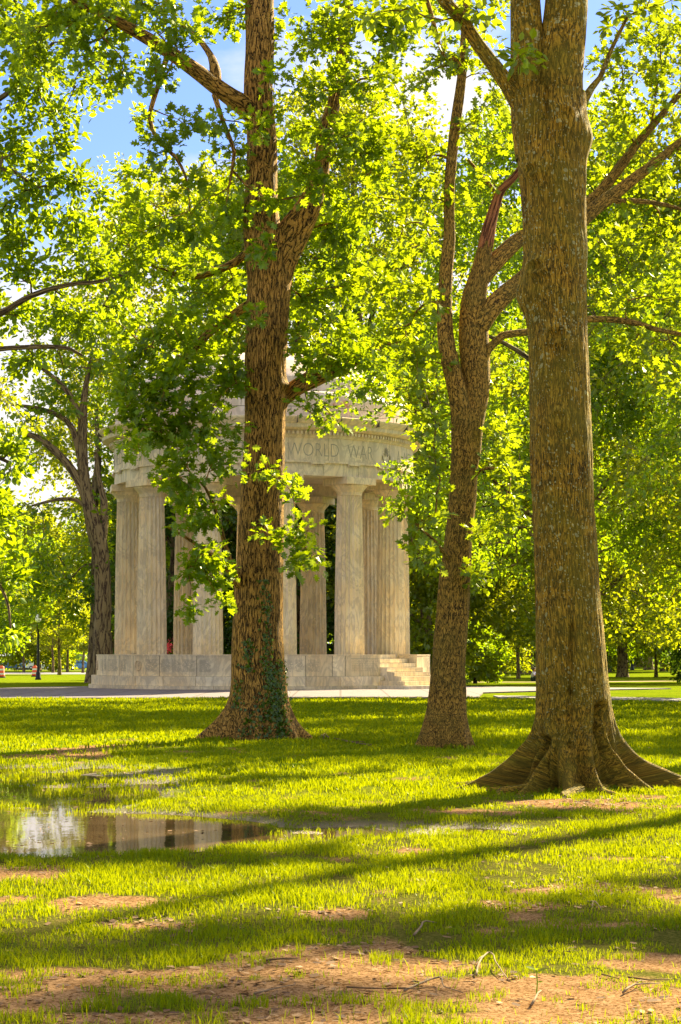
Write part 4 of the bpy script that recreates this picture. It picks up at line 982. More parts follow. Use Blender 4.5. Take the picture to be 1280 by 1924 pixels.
for an, r0_, ln_, rad_ in ((183, .95, .35, .09), (208, .55, .5, .06), (229, .8, .7, .06), (262, .95, .7, .07), (286, .8, .6, .06), (321, .75, .8, .06), (342, .7, .7, .05), (2, 1.2, .7, .10), (272, .9, .5, .04), (195, .8, 1.0, .04), (40, .9, 1, .08), (155, .9, 1, .08)):
    a_ = R(an); cx_, cyy = W(1077, 0, D_C)[0], D_C; pts_ = []
    for k_ in range(6):
        f_ = k_ / 5; a_ += rr0.uniform(-.16, .16); q_ = r0_ * .75 + ln_ * f_
        gx, gy = cx_ + q_ * math.cos(a_), cyy + q_ * math.sin(a_); pts_.append((gx, gy, float(ground_z(gx, gy)) + rad_ * (.5 - 1.3 * f_), rad_ * (1.15 - .7 * f_)))
    TC.limb(pts_, 9, .3, attach_ok=False, seed=20 + an % 17, step=.06)
TC.finish(C, big_bark, leafB, LEAF_D, .11, sprig=(11, .15), per_path=3)
# roots running out along the ground

# ---- tree L: off to the left, only its crown reaches in
D_L = 37.0
Lt = thing('spreading_tree', 'leafy crown reaching in from the left edge with long thin bare boughs', 'tree')
TL = Tree(44)
x0 = W(-330, 0, D_L)[0]
TL.limb([(x0, D_L, -.2, .5), (x0, D_L, .4, .38), (x0 + .1, D_L, 3, .33), (x0, D_L, 6, .3), (x0 + .2, D_L, 9, .24), (x0 + .1, D_L, 13, .15), (x0, D_L, 17, .06)], 20, .1, seed=2, grow_from=.3)
TL.limb(PX(D_L, (-330, 900, 50), (-200, 700, 34), (-80, 620, 24), (0, 590, 14, -.3), (60, 556, 11, -.5), (130, 535, 9, -.6), (190, 528, 7, -.7), (265, 505, 4, -.8)), 9, .1, seed=3)
TL.limb(PX(D_L, (-330, 1000, 40), (-200, 760, 28), (-80, 670, 18), (0, 655, 10, -1), (80, 652, 9, -1), (130, 655, 7, -1), (155, 668, 4, -1)), 8, .1, seed=4)
TL.limb(PX(D_L, (-330, 600, 44), (-200, 480, 28), (-80, 420, 18), (0, 320, 10, -.3), (60, 345, 6, -.3)), 8, .1, seed=5)
TL.limb(PX(D_L, (-330, 500, 40), (-200, 300, 26), (-60, 220, 14), (20, 170, 10), (100, 80, 6)), 8, .1, seed=6)
EL = [E(110, 220, 36.5, 26, 30, .7), E(90, 290, 36.5, 40, 30, .8), E(180, 120, 37, 30, 26, .6), E(60, 130, 36.5, 70, 60), E(150, 190, 36.5, 30, 30, .8), E(20, 20, 37, 60, 50), E(120, 60, 37, 60, 40, .7), E(60, 200, 37, 70, 45, .9), E(20, 280, 37, 60, 50), E(130, 270, 36.5, 50, 36, .8), E(60, 350, 36.5, 70, 50, 1.1), E(150, 340, 36.5, 50, 45), E(40, 430, 37, 60, 50, 1.1), E(130, 430, 37, 60, 50, 1.1), E(200, 390, 36.6, 22, 30, .6), E(50, 510, 36.5, 70, 45), E(170, 500, 36.5, 60, 45), E(240, 540, 36.5, 40, 35, .9),
      E(40, 590, 37, 60, 40), E(120, 600, 37, 60, 45), E(200, 600, 37, 60, 40), E(60, 680, 36.5, 60, 30, .8), E(30, 60, 37, 50, 60, .8), E(-60, 300, 37, 60, 140, .8), E(-60, 560, 37, 60, 120, .8), E(20, 850, 35, 40, 60, 1.1), E(0, 960, 35, 45, 50, 1.1), E(30, 1080, 34, 30, 60, 1.), E(-40, 1000, 34, 50, 120, .8), E(20, 1200, 33.5, 26, 34, .9)]
TL.limb(PX(D_L, (-330, 950, 36), (-220, 860, 22, -1), (-120, 840, 16, -1.6), (-30, 850, 10, -2), (20, 870, 6, -2)), 8, .1, seed=7)
TL.limb(PX(D_L, (-330, 1000, 30), (-220, 960, 20, -1), (-120, 980, 14, -2), (-40, 1040, 9, -3), (10, 1120, 6, -3.2), (20, 1180, 4, -3.4)), 8, .1, seed=8)
TL.attach(blob_targets(ra, EL, .36, 3.3))
TL.attach(upper(TL, x0, D_L, 12, 19, 5.5, 10, 20, ra), step=.4)
TL.finish(Lt, far_bark, leafA, LEAF_D, .135, sprig=(11, .17), per_path=3)
# ---------------------------------------------------------------- background trees
def make_tree(name, seed, H, hb, Rc, r0, npts, leaf, sprig, tmpl, mat, bark=far_bark, lean=0.0, k0=.006, per=3, split=None, nb=26, upn=.6):
    t = thing(name, None, None); T_ = Tree(seed); r = T_.r
    top = H * .9
    T_.limb([(0, 0, -.4, r0 * 1.7), (0, 0, .05, r0 * 1.35), (0.02, 0, .5, r0 * 1.08), (lean * .2, 0, H * .15, r0 * .95), (lean * .5, .1, H * .35, r0 * .75), (lean * .8, 0, H * .6, r0 * .45), (lean, .1, top, r0 * .12)], 14, .12, seed=seed % 40, grow_from=.22, step=.4)
    for k in range(7):
        a = k * 2.4 + r.random(); z0 = max(1.6, hb * .8) + (H * .62 - hb) * k / 7; L_ = Rc * (.75 + .3 * r.random()); f = z0 / H
        bx = lean * f
        T_.limb([(bx, 0, z0, r0 * .42 * (1 - f * .5)), (bx + .35 * L_ * math.cos(a), .35 * L_ * math.sin(a), z0 + .30 * L_, r0 * .30 * (1 - f * .5)), (bx + .75 * L_ * math.cos(a + .15), .75 * L_ * math.sin(a + .15), z0 + .62 * L_ * .8, r0 * .12), (bx + L_ * math.cos(a), L_ * math.sin(a), z0 + .7 * L_, .02)], 8, .12, seed=(seed + k) % 40, step=.4)
    e = []
    for k in range(nb):
        u = (k + .5) / nb; z = hb + (H - hb) * u; prof = math.sin(math.pi * min(1, (u * .82 + .16))) ** .6; q = Rc * prof * (.45 + .5 * r.random()); a = k * 2.39996 + r.normal() * .3
        s_ = Rc * (.30 + .14 * r.random()); e.append(((lean * z / H + q * math.cos(a), q * math.sin(a), z), (s_, s_, s_ * .62), 1.0))
    per_blob = npts // nb; pts = []
    for c, rd, k in e:
        q = r.normal(size=(per_blob, 3)); q /= np.linalg.norm(q, axis=1, keepdims=True); pts.append(np.asarray(c) + q * (r.random((per_blob, 1)) ** .4) * np.asarray(rd))
    T_.attach(np.concatenate(pts), step=.55)
    T_.finish(t, bark, mat, tmpl, leaf, sprig=sprig, per_path=per, k0=k0, upn=upn, foliage='crown')
    return t
def put(src, label, px, dist, scale=1.0, rz=0.0, group=None, first=False, sz=None, cat='tree'):
    o = src if first else src.copy()
    if not first:
        COL.objects.link(o)
        for c_ in src.children: q = c_.copy(); COL.objects.link(q); q.parent = o
    x = (px - 640) / F * dist; o.location = (x, dist, float(ground_z(x, dist)) - .02); o.rotation_euler = (0, 0, rz); o.scale = (scale, scale, sz or scale)
    tag(o, label, cat, group); return o

# middle distance: tall park trees, 45 - 75 m
mid1 = make_tree('maple_tree', 101, 19, 4.2, 6.5, .36, 2300, .17, (12, .30), LEAF_D, leafF, nb=34)
mid2 = make_tree('elm_tree', 102, 21, 3.0, 7.0, .40, 2400, .17, (12, .32), LEAF_D, leafY, nb=36, lean=1.5)
put(mid1, 'leafy maple growing well behind the mossy trunk, its stem hidden by it', 1068, 64, 1.0, .5, first=True)
put(mid2, 'pale green elm crown filling the right edge of the park', 1480, 60, 1.0, 2.0, first=True)
put(mid2, 'tall green tree leaning in beyond the left edge behind the spreading crown', -260, 72, .95, 4.0)
for (px_, dd_, sc_, rz_, lb_, sr_) in ((1690, 47, .85, 1.1, 'unseen maple added out to the right to cast bands of shade on the lawn', mid1),  # off-view maple added for its bands of shade
        (1082, 105, 1.25, 5.2, 'tall elm on the lawn in line behind the mossy trunk', mid2), (712, 112, 1.6, 2.2, 'very tall elm whose crown fills the gap above the right of the dome', mid2), (560, 112, 1.5, .6, 'tall maple rising straight behind the dome', mid1), (330, 128, 1.5, 4.6, 'tall elm rising behind the left of the dome', mid2), (843, 178, 1.6, 3.9, 'tall maple right behind the forked tree, its stem in line with it', mid1)):
    put(mid1 if sr_ is mid1 else mid2, lb_, px_, dd_, sc_, rz_)
SH = thing('added_shade_oak', 'unseen oak added on the right, its high boughs shaped to shade the foreground', 'tree'); ts = Tree(77)  # unseen tree added as a shade caster; clumps follow the wanted shade patches
ts.limb([(13.5, 31, -.3, .5), (13.5, 31, .3, .36), (13.4, 31, 5, .3), (13, 31, 10, .24), (12.5, 30.5, 14, .16), (12.3, 30, 17, .06)], 16, .1, seed=3, step=.3, grow_from=.4)
ck = 1 / math.tan(R(SUN_EL)); shade = []
for x_, y_, rx_, ry_, h_ in ((1.4, 9.7, 2.2, .55, 14), (-.9, 9.2, 1.2, .35, 13.4), (-1.6, 12.9, 1.7, .5, 14.5), (.6, 16.6, 2.0, .5, 14), (-.7, 7.6, 1.5, .3, 13), (2.6, 12.0, .9, .3, 12.5), (3.5, 22.5, 2.4, .9, 13), (5.5, 27, 2.0, 1.2, 12)):
    shade.append(((x_ + h_ * ck * math.sin(R(SUN_AZ)), y_ + h_ * ck * math.cos(R(SUN_AZ)), h_), (rx_, ry_, .45), 1.0 * ry_ / .45))
ts.attach(blob_targets(ra, shade, .30, 2.2), step=.4)
ts.finish(SH, far_bark, leafA, LEAF_D, .19, sprig=(8, .2), per_path=3, foliage='crown')
far1 = make_tree('park_tree', 103, 17, 2.6, 6.2, .42, 1700, .30, (8, .42), LEAF_Q, leafF, nb=34)
far2 = make_tree('linden_tree', 104, 15, .9, 5.6, .34, 1700, .30, (8, .40), LEAF_Q, leafY, nb=34)
small = make_tree('street_tree', 105, 7.5, 2.7, 2.6, .13, 520, .22, (7, .3), LEAF_Q, leafY, nb=16, k0=.01)
yew = make_tree('dark_shrub', 106, 3.4, .35, 1.9, .10, 520, .18, (8, .24), LEAF_Q, leafF, nb=18, k0=.01)
dark = leaf_mat('dark_leaf', (.010, .035, .003), (.03, .085, .006), (.15, .26, .008), .35)
bushy = make_tree('holly_tree', 107, 13, .5, 4.6, .3, 1500, .26, (8, .36), LEAF_Q, dark, nb=32, k0=.008)
put(far2, 'broad bushy tree right behind the rotunda, leaves down to the lawn', 800, 100, 1.0, 0, first=True)
put(bushy, 'dark evergreen seen through the middle columns of the rotunda', 560, 104, 1.0, .7, first=True)
put(bushy, 'dark evergreen seen between the two pairs of left columns', 325, 108, .95, 2.1)
put(far1, 'green tree behind the dome on its right side', 700, 116, 1.15, 1.0, first=True)
put(far1, 'green tree rising behind the rotunda on its left', 395, 122, 1.1, 2.6)
put(far2, 'low skirted linden to the right of the forked trunk', 905, 150, 1.0, 3.1)
put(far1, 'trunk at the lawn nearest the forked tree, with flared foot', 943, 178, 1.05, 4.2)
put(far1, 'thick pale trunk just left of the seated person', 990, 172, 1.15, 5.1)
put(small, 'thin dark young tree in front of the two thick trunks', 974, 140, 1.0, .4, first=True)
put(far1, 'grey-barked tree with knotty foot on the lawn right of the mossy trunk', 1170, 150, .95, .9)
put(far2, 'leafy tree just behind the right flank of the mossy trunk', 1140, 190, 1.1, 1.7)
put(far1, 'upright background trunk between the lamp post and the forked shrub', 1219, 215, 1.1, 2.3)
put(far1, 'slim trunk left of the dark foliage at the right edge', 1249, 195, .95, 3.0)
put(mid2, 'tall crown above the right edge of the lawn, behind the boughs', 1330, 112, 1.2, 3.3)
put(far2, 'round tree closing the view at the right edge of the lawn', 1330, 150, 1.15, 5.5)
put(bushy, 'dark dense tree at the right edge, foliage nearly touching the grass', 1335, 118, .8, 1.3)
put(far2, 'tree crown far off between the forked tree and the mossy trunk', 1010, 235, 1.35, .2)
put(far1, 'tree crown far off beyond the right lawn', 1200, 260, 1.35, 4.4)
put(far2, 'tree crown far off above the right lawn, outermost', 1290, 250, 1.3, 2.4)
put(far1, 'tree crown far off behind the linden', 860, 240, 1.3, 2.0)
put(yew, 'rounded dark shrub at the foot of the forked tree, on its right', 893, 112, .95, 0, first=True, cat='shrub')
put(yew, 'low shrub on the lawn behind the steps', 838, 108, .9, 2.0, cat='shrub')
put(yew, 'shrub just visible through the columns beside the ivy trunk', 430, 112, .8, 3.0, cat='shrub')
# left side
put(small, 'young street tree with a thin straight trunk, nearest the lamp post', 112, 212, 1.35, .8)
put(small, 'small dark leaning tree on the lawn right of the far lamp post', 1233, 150, .95, 1.9)
put(small, 'short bushy young tree left of the parked blue car', 100, 250, 1.2, 2.2)
put(small, 'young tree with forked stems in front of the grey building', 127, 262, 1.25, 3.5)
put(small, 'young tree standing directly before the parked blue car', 156, 246, 1.1, 5.0)
put(small, 'young street tree above the white parked car', 45, 258, 1.25, 1.0)
put(far1, 'dense tree beyond the orange drums at the left edge', -40, 200, 1.1, 4.0)
put(far2, 'leafy tree rising behind the lamp post', 70, 290, 1.5, .5)
put(far1, 'tree crown far off left of the rotunda', 210, 280, 1.4, 5.2)
put(far1, 'tall tree beyond the street at the left edge', -10, 270, 1.3, 2.8)
# left background tree with a traced fork
D_2 = 98.0
T2 = thing('forked_oak', 'dark-trunked forked tree to the left of the rotunda', 'tree'); t2 = Tree(55)
gz = float(ground_z(-12, D_2)); s2 = D_2 / F
t2.limb([(*W(196, 1300, D_2)[:2], gz - .3, .60), (*W(196, 1280, D_2)[:2], gz + .1, .52)] + PX(D_2, (195, 1230, 38), (194, 1150, 32), (190, 1060, 32), (186, 1020, 33), (178, 990, 34), (165, 940, 24), (158, 880, 20), (155, 800, 18), (160, 740, 12), (170, 680, 7)), 14, .1, seed=3, step=.4, grow_from=.35)
t2.limb(PX(D_2, (188, 1020, 24), (196, 980, 17), (196, 940, 13), (186, 900, 10), (180, 850, 7)), 8, .12, seed=4, step=.4)
t2.limb(PX(D_2, (165, 945, 18), (140, 890, 16), (105, 850, 15), (70, 822, 12), (40, 815, 8)), 9, .12, seed=5, step=.4)
t2.limb(PX(D_2, (155, 890, 14), (145, 830, 13), (125, 790, 11), (80, 770, 9), (20, 760, 5)), 8, .12, seed=6, step=.4)
t2.limb(PX(D_2, (158, 800, 12), (130, 740, 10), (90, 700, 8), (60, 680, 5)), 8, .12, seed=7, step=.4)
t2.limb(PX(D_2, (165, 955, 10), (145, 940, 8), (110, 938, 7), (60, 950, 4)), 7, .12, seed=8, step=.4)
E2 = [E(150, 650, D_2, 120, 60, .8), E(60, 720, D_2, 90, 60), E(170, 740, D_2, 80, 50, .8), E(250, 760, D_2, 60, 50, .7), E(60, 800, D_2, 70, 40, .8), E(30, 880, D_2, 50, 50, .9), E(200, 830, D_2, 30, 40, .7), E(120, 960, D_2, 50, 30, .5), E(190, 960, D_2, 30, 30, .6), E(180, 1040, D_2, 40, 25, .7), E(40, 980, D_2, 60, 40, .9), E(90, 1060, D_2, 60, 40, .9), E(110, 600, D_2, 140, 60, .8)]
t2.attach(blob_targets(ra, E2, .85, 1.5), step=.5)
t2.finish(T2, far_bark, leafF, LEAF_Q, .30, sprig=(9, .42), per_path=3, foliage='crown', k0=.008)
T3 = thing('old_trunk_tree', 'second dark trunk close beside the forked tree left of the rotunda', 'tree'); t3 = Tree(56); D_3 = 118
g3 = float(ground_z(-14.7, D_3))
t3.limb([(*W(178, 1300, D_3)[:2], g3 - .3, .8), (*W(178, 1300, D_3)[:2], g3 + .1, .62)] + PX(D_3, (178, 1235, 25), (181, 1150, 22), (182, 1050, 20), (178, 950, 17), (185, 850, 12), (180, 750, 6)), 12, .1, seed=3, step=.4, grow_from=.4)
t3.attach(blob_targets(ra, [E(120, 1080, D_3, 90, 60, 1), E(60, 1130, D_3, 80, 50, 1.), E(150, 1150, D_3, 40, 30, .8), E(210, 900, D_3, 70, 60, .7), E(20, 1040, D_3, 60, 60, .9)], .85, 1.5), step=.5)
t3.finish(T3, far_bark, leafF, LEAF_Q, .30, sprig=(9, .42), per_path=3, foliage='crown', k0=.008)

# ---------------------------------------------------------------- far wood
rw = np.random.default_rng(9); N = 26000
a = rw.random(N); ang = R(-48) + R(96) * a; rr_ = 330 + 40 * rw.random(N); x = rr_ * np.sin(ang); y = rr_ * np.cos(ang)
hgt = 9 + 4 * fbm(ang * 30, ang * 0, oct=3, seed=2); z = -1.2 + hgt * rw.random(N) ** .8
pos = np.stack([x, y, z], -1); d = rw.normal(size=(N, 3))
tag(leaves('distant_wood', pos, d, rw.normal(size=(N, 3)) * .4 + np.array([0, -.5, .6]), 1.5 * (.6 + .8 * rw.random(N)), LEAF_Q, leafF), 'far band of treetops closing off the park', 'woodland', kind='stuff')

# ---------------------------------------------------------------- far objects
orange = plain('drum_orange', (.75, .10, .02), .5, var=.06); white = plain('drum_white', (.75, .72, .68), .5, var=.06); rubber = plain('rubber', (.03, .03, .03), .8)
drum0 = None
def drum(px, d, label):
    global drum0
    x = (px - 640) / F * d; z = float(ground_z(x, d))
    if drum0 is None:
        t = thing('traffic_drum', label, 'traffic drum', (x, d, z), 0, 'orange and white traffic drums on the left lawn')
        m = MB(); m.lathe([(.30, .10), (.30, .26), (.285, .27), (.285, .42), (.27, .44), (.27, .62), (.255, .64), (.255, .80), (.24, .82), (.24, .96), (.2, 1.0), (.05, 1.0)], 20); m.build('barrel', orange, t, True)
        m = MB()
        for z0, z1, r_ in ((.27, .42, .288), (.64, .80, .258)): m.lathe([(r_, z0 + .005), (r_, z1 - .005)], 20, close=False)
        m.build('white_band', white, t, True)
        m = MB(); m.lathe([(.36, 0), (.38, .03), (.36, .09), (.30, .11), (.30, 0)], 20); m.build('rubber_base', rubber, t, True)
        m = MB(); m.tube([(-.09, 0, .99), (-.08, 0, 1.07), (.08, 0, 1.07), (.09, 0, .99)], .018, 6); m.build('handle', orange, t, True); drum0 = t
    else:
        t = drum0.copy(); COL.objects.link(t); t['label'] = label; t.location = (x, d, z)
        for c_ in drum0.children: q = c_.copy(); COL.objects.link(q); q.parent = t
drum(3, 172, 'orange and white traffic drum cut by the left edge of the photo')
drum(66, 186, 'orange and white traffic drum beside the black lamp post')
black_m = plain('black_iron', (.012, .014, .014), .4, .4); globe_m = plain('lamp_glass', (.75, .75, .7), .3)
def lamp(px, d, h, label, first=None):
    x = (px - 640) / F * d; z = float(ground_z(x, d))
    if first:
        t = first.copy(); COL.objects.link(t); t['label'] = label; t.location = (x, d, z)
        for c_ in first.children: q = c_.copy(); COL.objects.link(q); q.parent = t
        return t
    t = thing('street_lamp', label, 'street lamp', (x, d, z))
    m = MB(); m.lathe([(.24, -.1), (.24, .12), (.19, .2), (.17, .55), (.12, .65), (.10, .75), (.095, h * .55), (.075, h - .75), (.11, h - .72), (.07, h - .68), (.10, h - .6), (.16, h - .55)], 14); m.build('post', black_m, t, True)
    m = MB(); m.lathe([(.13, h - .55), (.22, h - .35), (.21, h - .12), (.12, h + .05), (.04, h + .12)], 14); m.build('globe', globe_m, t, True)
    m = MB(); m.lathe([(.1, h + .06), (.05, h + .14), (.015, h + .26)], 10); m.build('finial', black_m, t, True)
    return t
lp = lamp(72, 150, 4.9, 'black iron lamp post on the left lawn next to a traffic drum')
lamp(1188, 210, 4.2, 'thin black lamp post far off on the right lawn', lp)
# cars
def car(name, col, px, d, label, heading):
    x = (px - 640) / F * d; z = float(ground_z(x, d)) + .03
    t = thing(name, label, 'car', (x, d, z), heading)
    paint = plain('paint_' + label.split()[0], col, .3, var=.03)
    side = [(-2.25, .35), (-2.28, .62), (-2.2, .92), (-1.9, 1.0), (-1.35, 1.04), (-.75, 1.42), (-.2, 1.5), (.75, 1.47), (1.45, 1.08), (2.1, 1.0), (2.25, .8), (2.25, .38), (1.8, .3), (-1.8, .3)]
    bm = bmesh.new(); rings = []
    for yy, sq in ((-.86, .0), (-.80, 1), (.80, 1), (.86, 0)):
        rings.append([bm.verts.new((px_, yy * (1 if pz < 1.05 else .82), pz if sq else .3 + (pz - .3) * .96)) for px_, pz in side])
    n_ = len(side)
    for a_, b_ in zip(rings[:-1], rings[1:]):
        for i in range(n_): bm.faces.new((a_[i], a_[(i + 1) % n_], b_[(i + 1) % n_], b_[i]))
    bm.faces.new(rings[0][::-1]); bm.faces.new(rings[-1]); bmesh.ops.recalc_face_normals(bm, faces=bm.faces)
    me = bpy.data.meshes.new('body'); bm.to_mesh(me); bm.free(); me.materials.append(paint); bo = link('body', me, t)
    bv = bo.modifiers.new('bevel', 'BEVEL'); bv.width = .05; bv.segments = 2
    for yy in (-.80, .80):
        s_ = 1 if yy > 0 else -1
        m = MB(); m.add([(-1.2, yy, 1.06), (-.05, yy, 1.07), (-.05, yy * .885, 1.42), (-.70, yy * .885, 1.38), (-1.2, yy + s_ * .02, 1.06), (-.05, yy + s_ * .02, 1.07), (-.05, yy * .885 + s_ * .02, 1.42), (-.70, yy * .885 + s_ * .02, 1.38)], [(0, 1, 2, 3), (4, 7, 6, 5), (0, 4, 5, 1), (1, 5, 6, 2), (2, 6, 7, 3), (3, 7, 4, 0)]); m.build('side_window', glass_m, t)
        m = MB(); m.add([(.03, yy, 1.07), (1.3, yy, 1.09), (.72, yy * .885, 1.40), (.03, yy * .885, 1.42), (.03, yy + s_ * .02, 1.07), (1.3, yy + s_ * .02, 1.09), (.72, yy * .885 + s_ * .02, 1.40), (.03, yy * .885 + s_ * .02, 1.42)], [(0, 1, 2, 3), (4, 7, 6, 5), (0, 4, 5, 1), (1, 5, 6, 2), (2, 6, 7, 3), (3, 7, 4, 0)]); m.build('side_window', glass_m, t)
    for xx, zz_, x2, z2 in ((-1.33, 1.07, -.78, 1.41), (.82, 1.45, 1.40, 1.12)):
        m = MB(); e_ = .015; m.add([(xx, -.62, zz_), (xx, .62, zz_), (x2, .56, z2), (x2, -.56, z2)] + [(xx + (-e_ * 2 if xx < 0 else e_ * 2), -.62, zz_ + e_), (xx + (-e_ * 2 if xx < 0 else e_ * 2), .62, zz_ + e_), (x2 + (-e_ * 2 if xx < 0 else e_ * 2), .56, z2 + e_), (x2 + (-e_ * 2 if xx < 0 else e_ * 2), -.56, z2 + e_)], [(0, 1, 2, 3), (4, 7, 6, 5), (0, 4, 5, 1), (1, 5, 6, 2), (2, 6, 7, 3), (3, 7, 4, 0)]); m.build('windscreen', glass_m, t)
    for xx in (-1.4, 1.4):
        for yy in (-.80, .80):
            m = MB(); m.lathe([(.20, -.1), (.33, -.11), (.34, -.05), (.34, .05), (.33, .11), (.20, .1)], 18); w_ = m.build('wheel', rubber, t, True, loc=(xx, yy, .33)); w_.rotation_euler = (R(90), 0, 0)
            m = MB(); m.lathe([(.02, -.105), (.2, -.10), (.2, .10), (.02, .105)], 14); m.build('rim', rim_m, w_, True)
    for yy in (-.6, .6):
        m = MB(); m.box((-2.27, yy, .78), (.06, .32, .14)); m.build('headlight', globe_m, t, bevel=.01)
        m = MB(); m.box((2.26, yy, .84), (.05, .28, .14)); m.build('tail_light', orange, t, bevel=.01)
    return t
glass_m = plain('car_glass', (.05, .10, .16), .08, spec=.8); rim_m = plain('alloy', (.5, .5, .5), .3, .8)
car('parked_car', (.05, .14, .33), 22, 322, 'dark blue parked car at the left edge beyond the street', 0)
car('parked_car', (.72, .74, .76), 76, 320, 'white parked car behind the lamp post', .03)
car('parked_car', (.10, .30, .62), 152, 324, 'bright blue parked car in front of the grey building', 3.12)
car('parked_car', (.40, .42, .40), 46, 327, 'pale grey parked car behind and between the blue and white cars', 0)
car('parked_car', (.45, .5, .6), 915, 330, 'silver car far off between the forked tree and the thick trunks', 0)
# building and fence behind the cars
bd = thing('grey_building', 'plain grey building behind the parked cars on the left', 'building', (W(150, 0, 372)[0], 372, float(ground_z(-40, 372))))
wall_m = plain('rendered_wall', (.48, .42, .38), .9, scale=.5); green_m = plain('pale_green_wall', (.40, .52, .40), .9, scale=.5)
m = MB(); m.box((0, 3, 3.3), (16, 6, 6.6)); m.build('wall', wall_m, bd)
m = MB(); m.box((-9.4, 3.2, 2.8), (2.7, 5.6, 5.6)); m.build('annex', green_m, bd)
m = MB(); m.box((0, 3, 6.75), (16.5, 6.5, .3)); m.build('roof', far_bark, bd)
for i in range(4):
    m = MB(); m.box((-5.4 + i * 3.6, -.02, 4.3), (1.5, .08, 1.5)); w_ = m.build('window', glass_m, bd); 
    m = MB(); m.box((-5.4 + i * 3.6, -.05, 3.5), (1.8, .16, .1)); m.build('sill', white, w_)
fx = W(92, 0, 340)[0]; fn = thing('railing_fence', 'thin dark railing fence running behind the parked cars', 'fence', (fx, 340, float(ground_z(fx, 340))))
m = MB()
for zz_ in (.25, 1.35): m.box((0, 0, zz_), (20, .05, .06))
m.build('rail', black_m, fn)
for i in range(15):
    m = MB(); m.box((-10 + i * 1.43, 0, .7), (.07, .07, 1.5)); m.build('post', black_m, fn)
# small pale pillars by the far right lawn
def pillar(px, d, w_, h, label):
    x = (px - 640) / F * d; t = thing('stone_pier', label, 'pillar', (x, d, float(ground_z(x, d))))
    m = MB(); m.box((0, 0, h / 2 - .1), (w_, w_, h)); m.build('shaft', white, t, bevel=.03); m = MB(); m.box((0, 0, h + .0), (w_ * 1.25, w_ * 1.25, .22)); m.build('cap', white, t, bevel=.03); m = MB(); m.box((0, 0, .1), (w_ * 1.3, w_ * 1.3, .4)); m.build('base', white, t, bevel=.03)
pillar(1200, 262, .75, 3.0, 'pale stone pier right of the far lamp post')
# red-flowered shrub seen between the left columns
rf = thing('red_blossom_bush', 'bush with a spray of red blossom glimpsed between the left columns', 'shrub', ((319 - 640) / F * 98, 98, float(ground_z(-8.5, 98))))
m = MB()
for k in range(6): a_ = k * 1.05; m.tube([(0, 0, 0), (.12 * math.cos(a_), .12 * math.sin(a_), .7), (.25 * math.cos(a_), .25 * math.sin(a_), 1.5 + .1 * k)], [.025, .018, .008], 5)
m.build('stem', far_bark, rf)
q = ra.normal(size=(420, 3)) * np.array([.26, .26, .32]) + np.array([.12, 0, 1.1])
leaves('leaf_mass', q, ra.normal(size=(420, 3)), ra.normal(size=(420, 3)) * .4 + np.array([0, 0, .7]), .14 * np.ones(420), LEAF_Q, leafY, rf)
q = ra.normal(size=(150, 3)) * np.array([.10, .10, .16]) + np.array([-.03, -.1, 1.86])
red_m = plain('red_petal', (.85, .10, .10), .6)
leaves('blossom', q, ra.normal(size=(150, 3)), ra.normal(size=(150, 3)) + np.array([0, -1, 0]), .10 * np.ones(150), LEAF_Q, red_m, rf)

# ---------------------------------------------------------------- people
skin_m = plain('skin', (.55, .30, .20), .6, var=.05); hair_m = plain('dark_hair', (.05, .025, .015), .7); lilac_m = plain('lilac_shirt', (.62, .60, .85), .8, var=.08); jean_m = plain('dark_jeans', (.05, .06, .12), .8); blue_m = plain('blue_jacket', (.03, .28, .62), .7)
def skinned(name, joints, bones, mat, parent, sub=2):
    me = bpy.data.meshes.new(name); me.from_pydata([j[:3] for j in joints], bones, []); me.materials.append(mat)
    o = link(name, me, parent); md = o.modifiers.new('skin', 'SKIN'); md.use_smooth_shade = True
    me.skin_vertices.new() if hasattr(me.skin_vertices, 'new') and not len(me.skin_vertices) else None
    if not len(me.skin_vertices):
        bm = bmesh.new(); bm.from_mesh(me); bm.verts.layers.skin.verify(); bm.to_mesh(me); bm.free()
    for i, j in enumerate(joints): me.skin_vertices[0].data[i].radius = (j[3], j[4] if len(j) > 4 else j[3])
    me.skin_vertices[0].data[0].use_root = True
    s_ = o.modifiers.new('sub', 'SUBSURF'); s_.levels = sub; s_.render_levels = sub
    return o
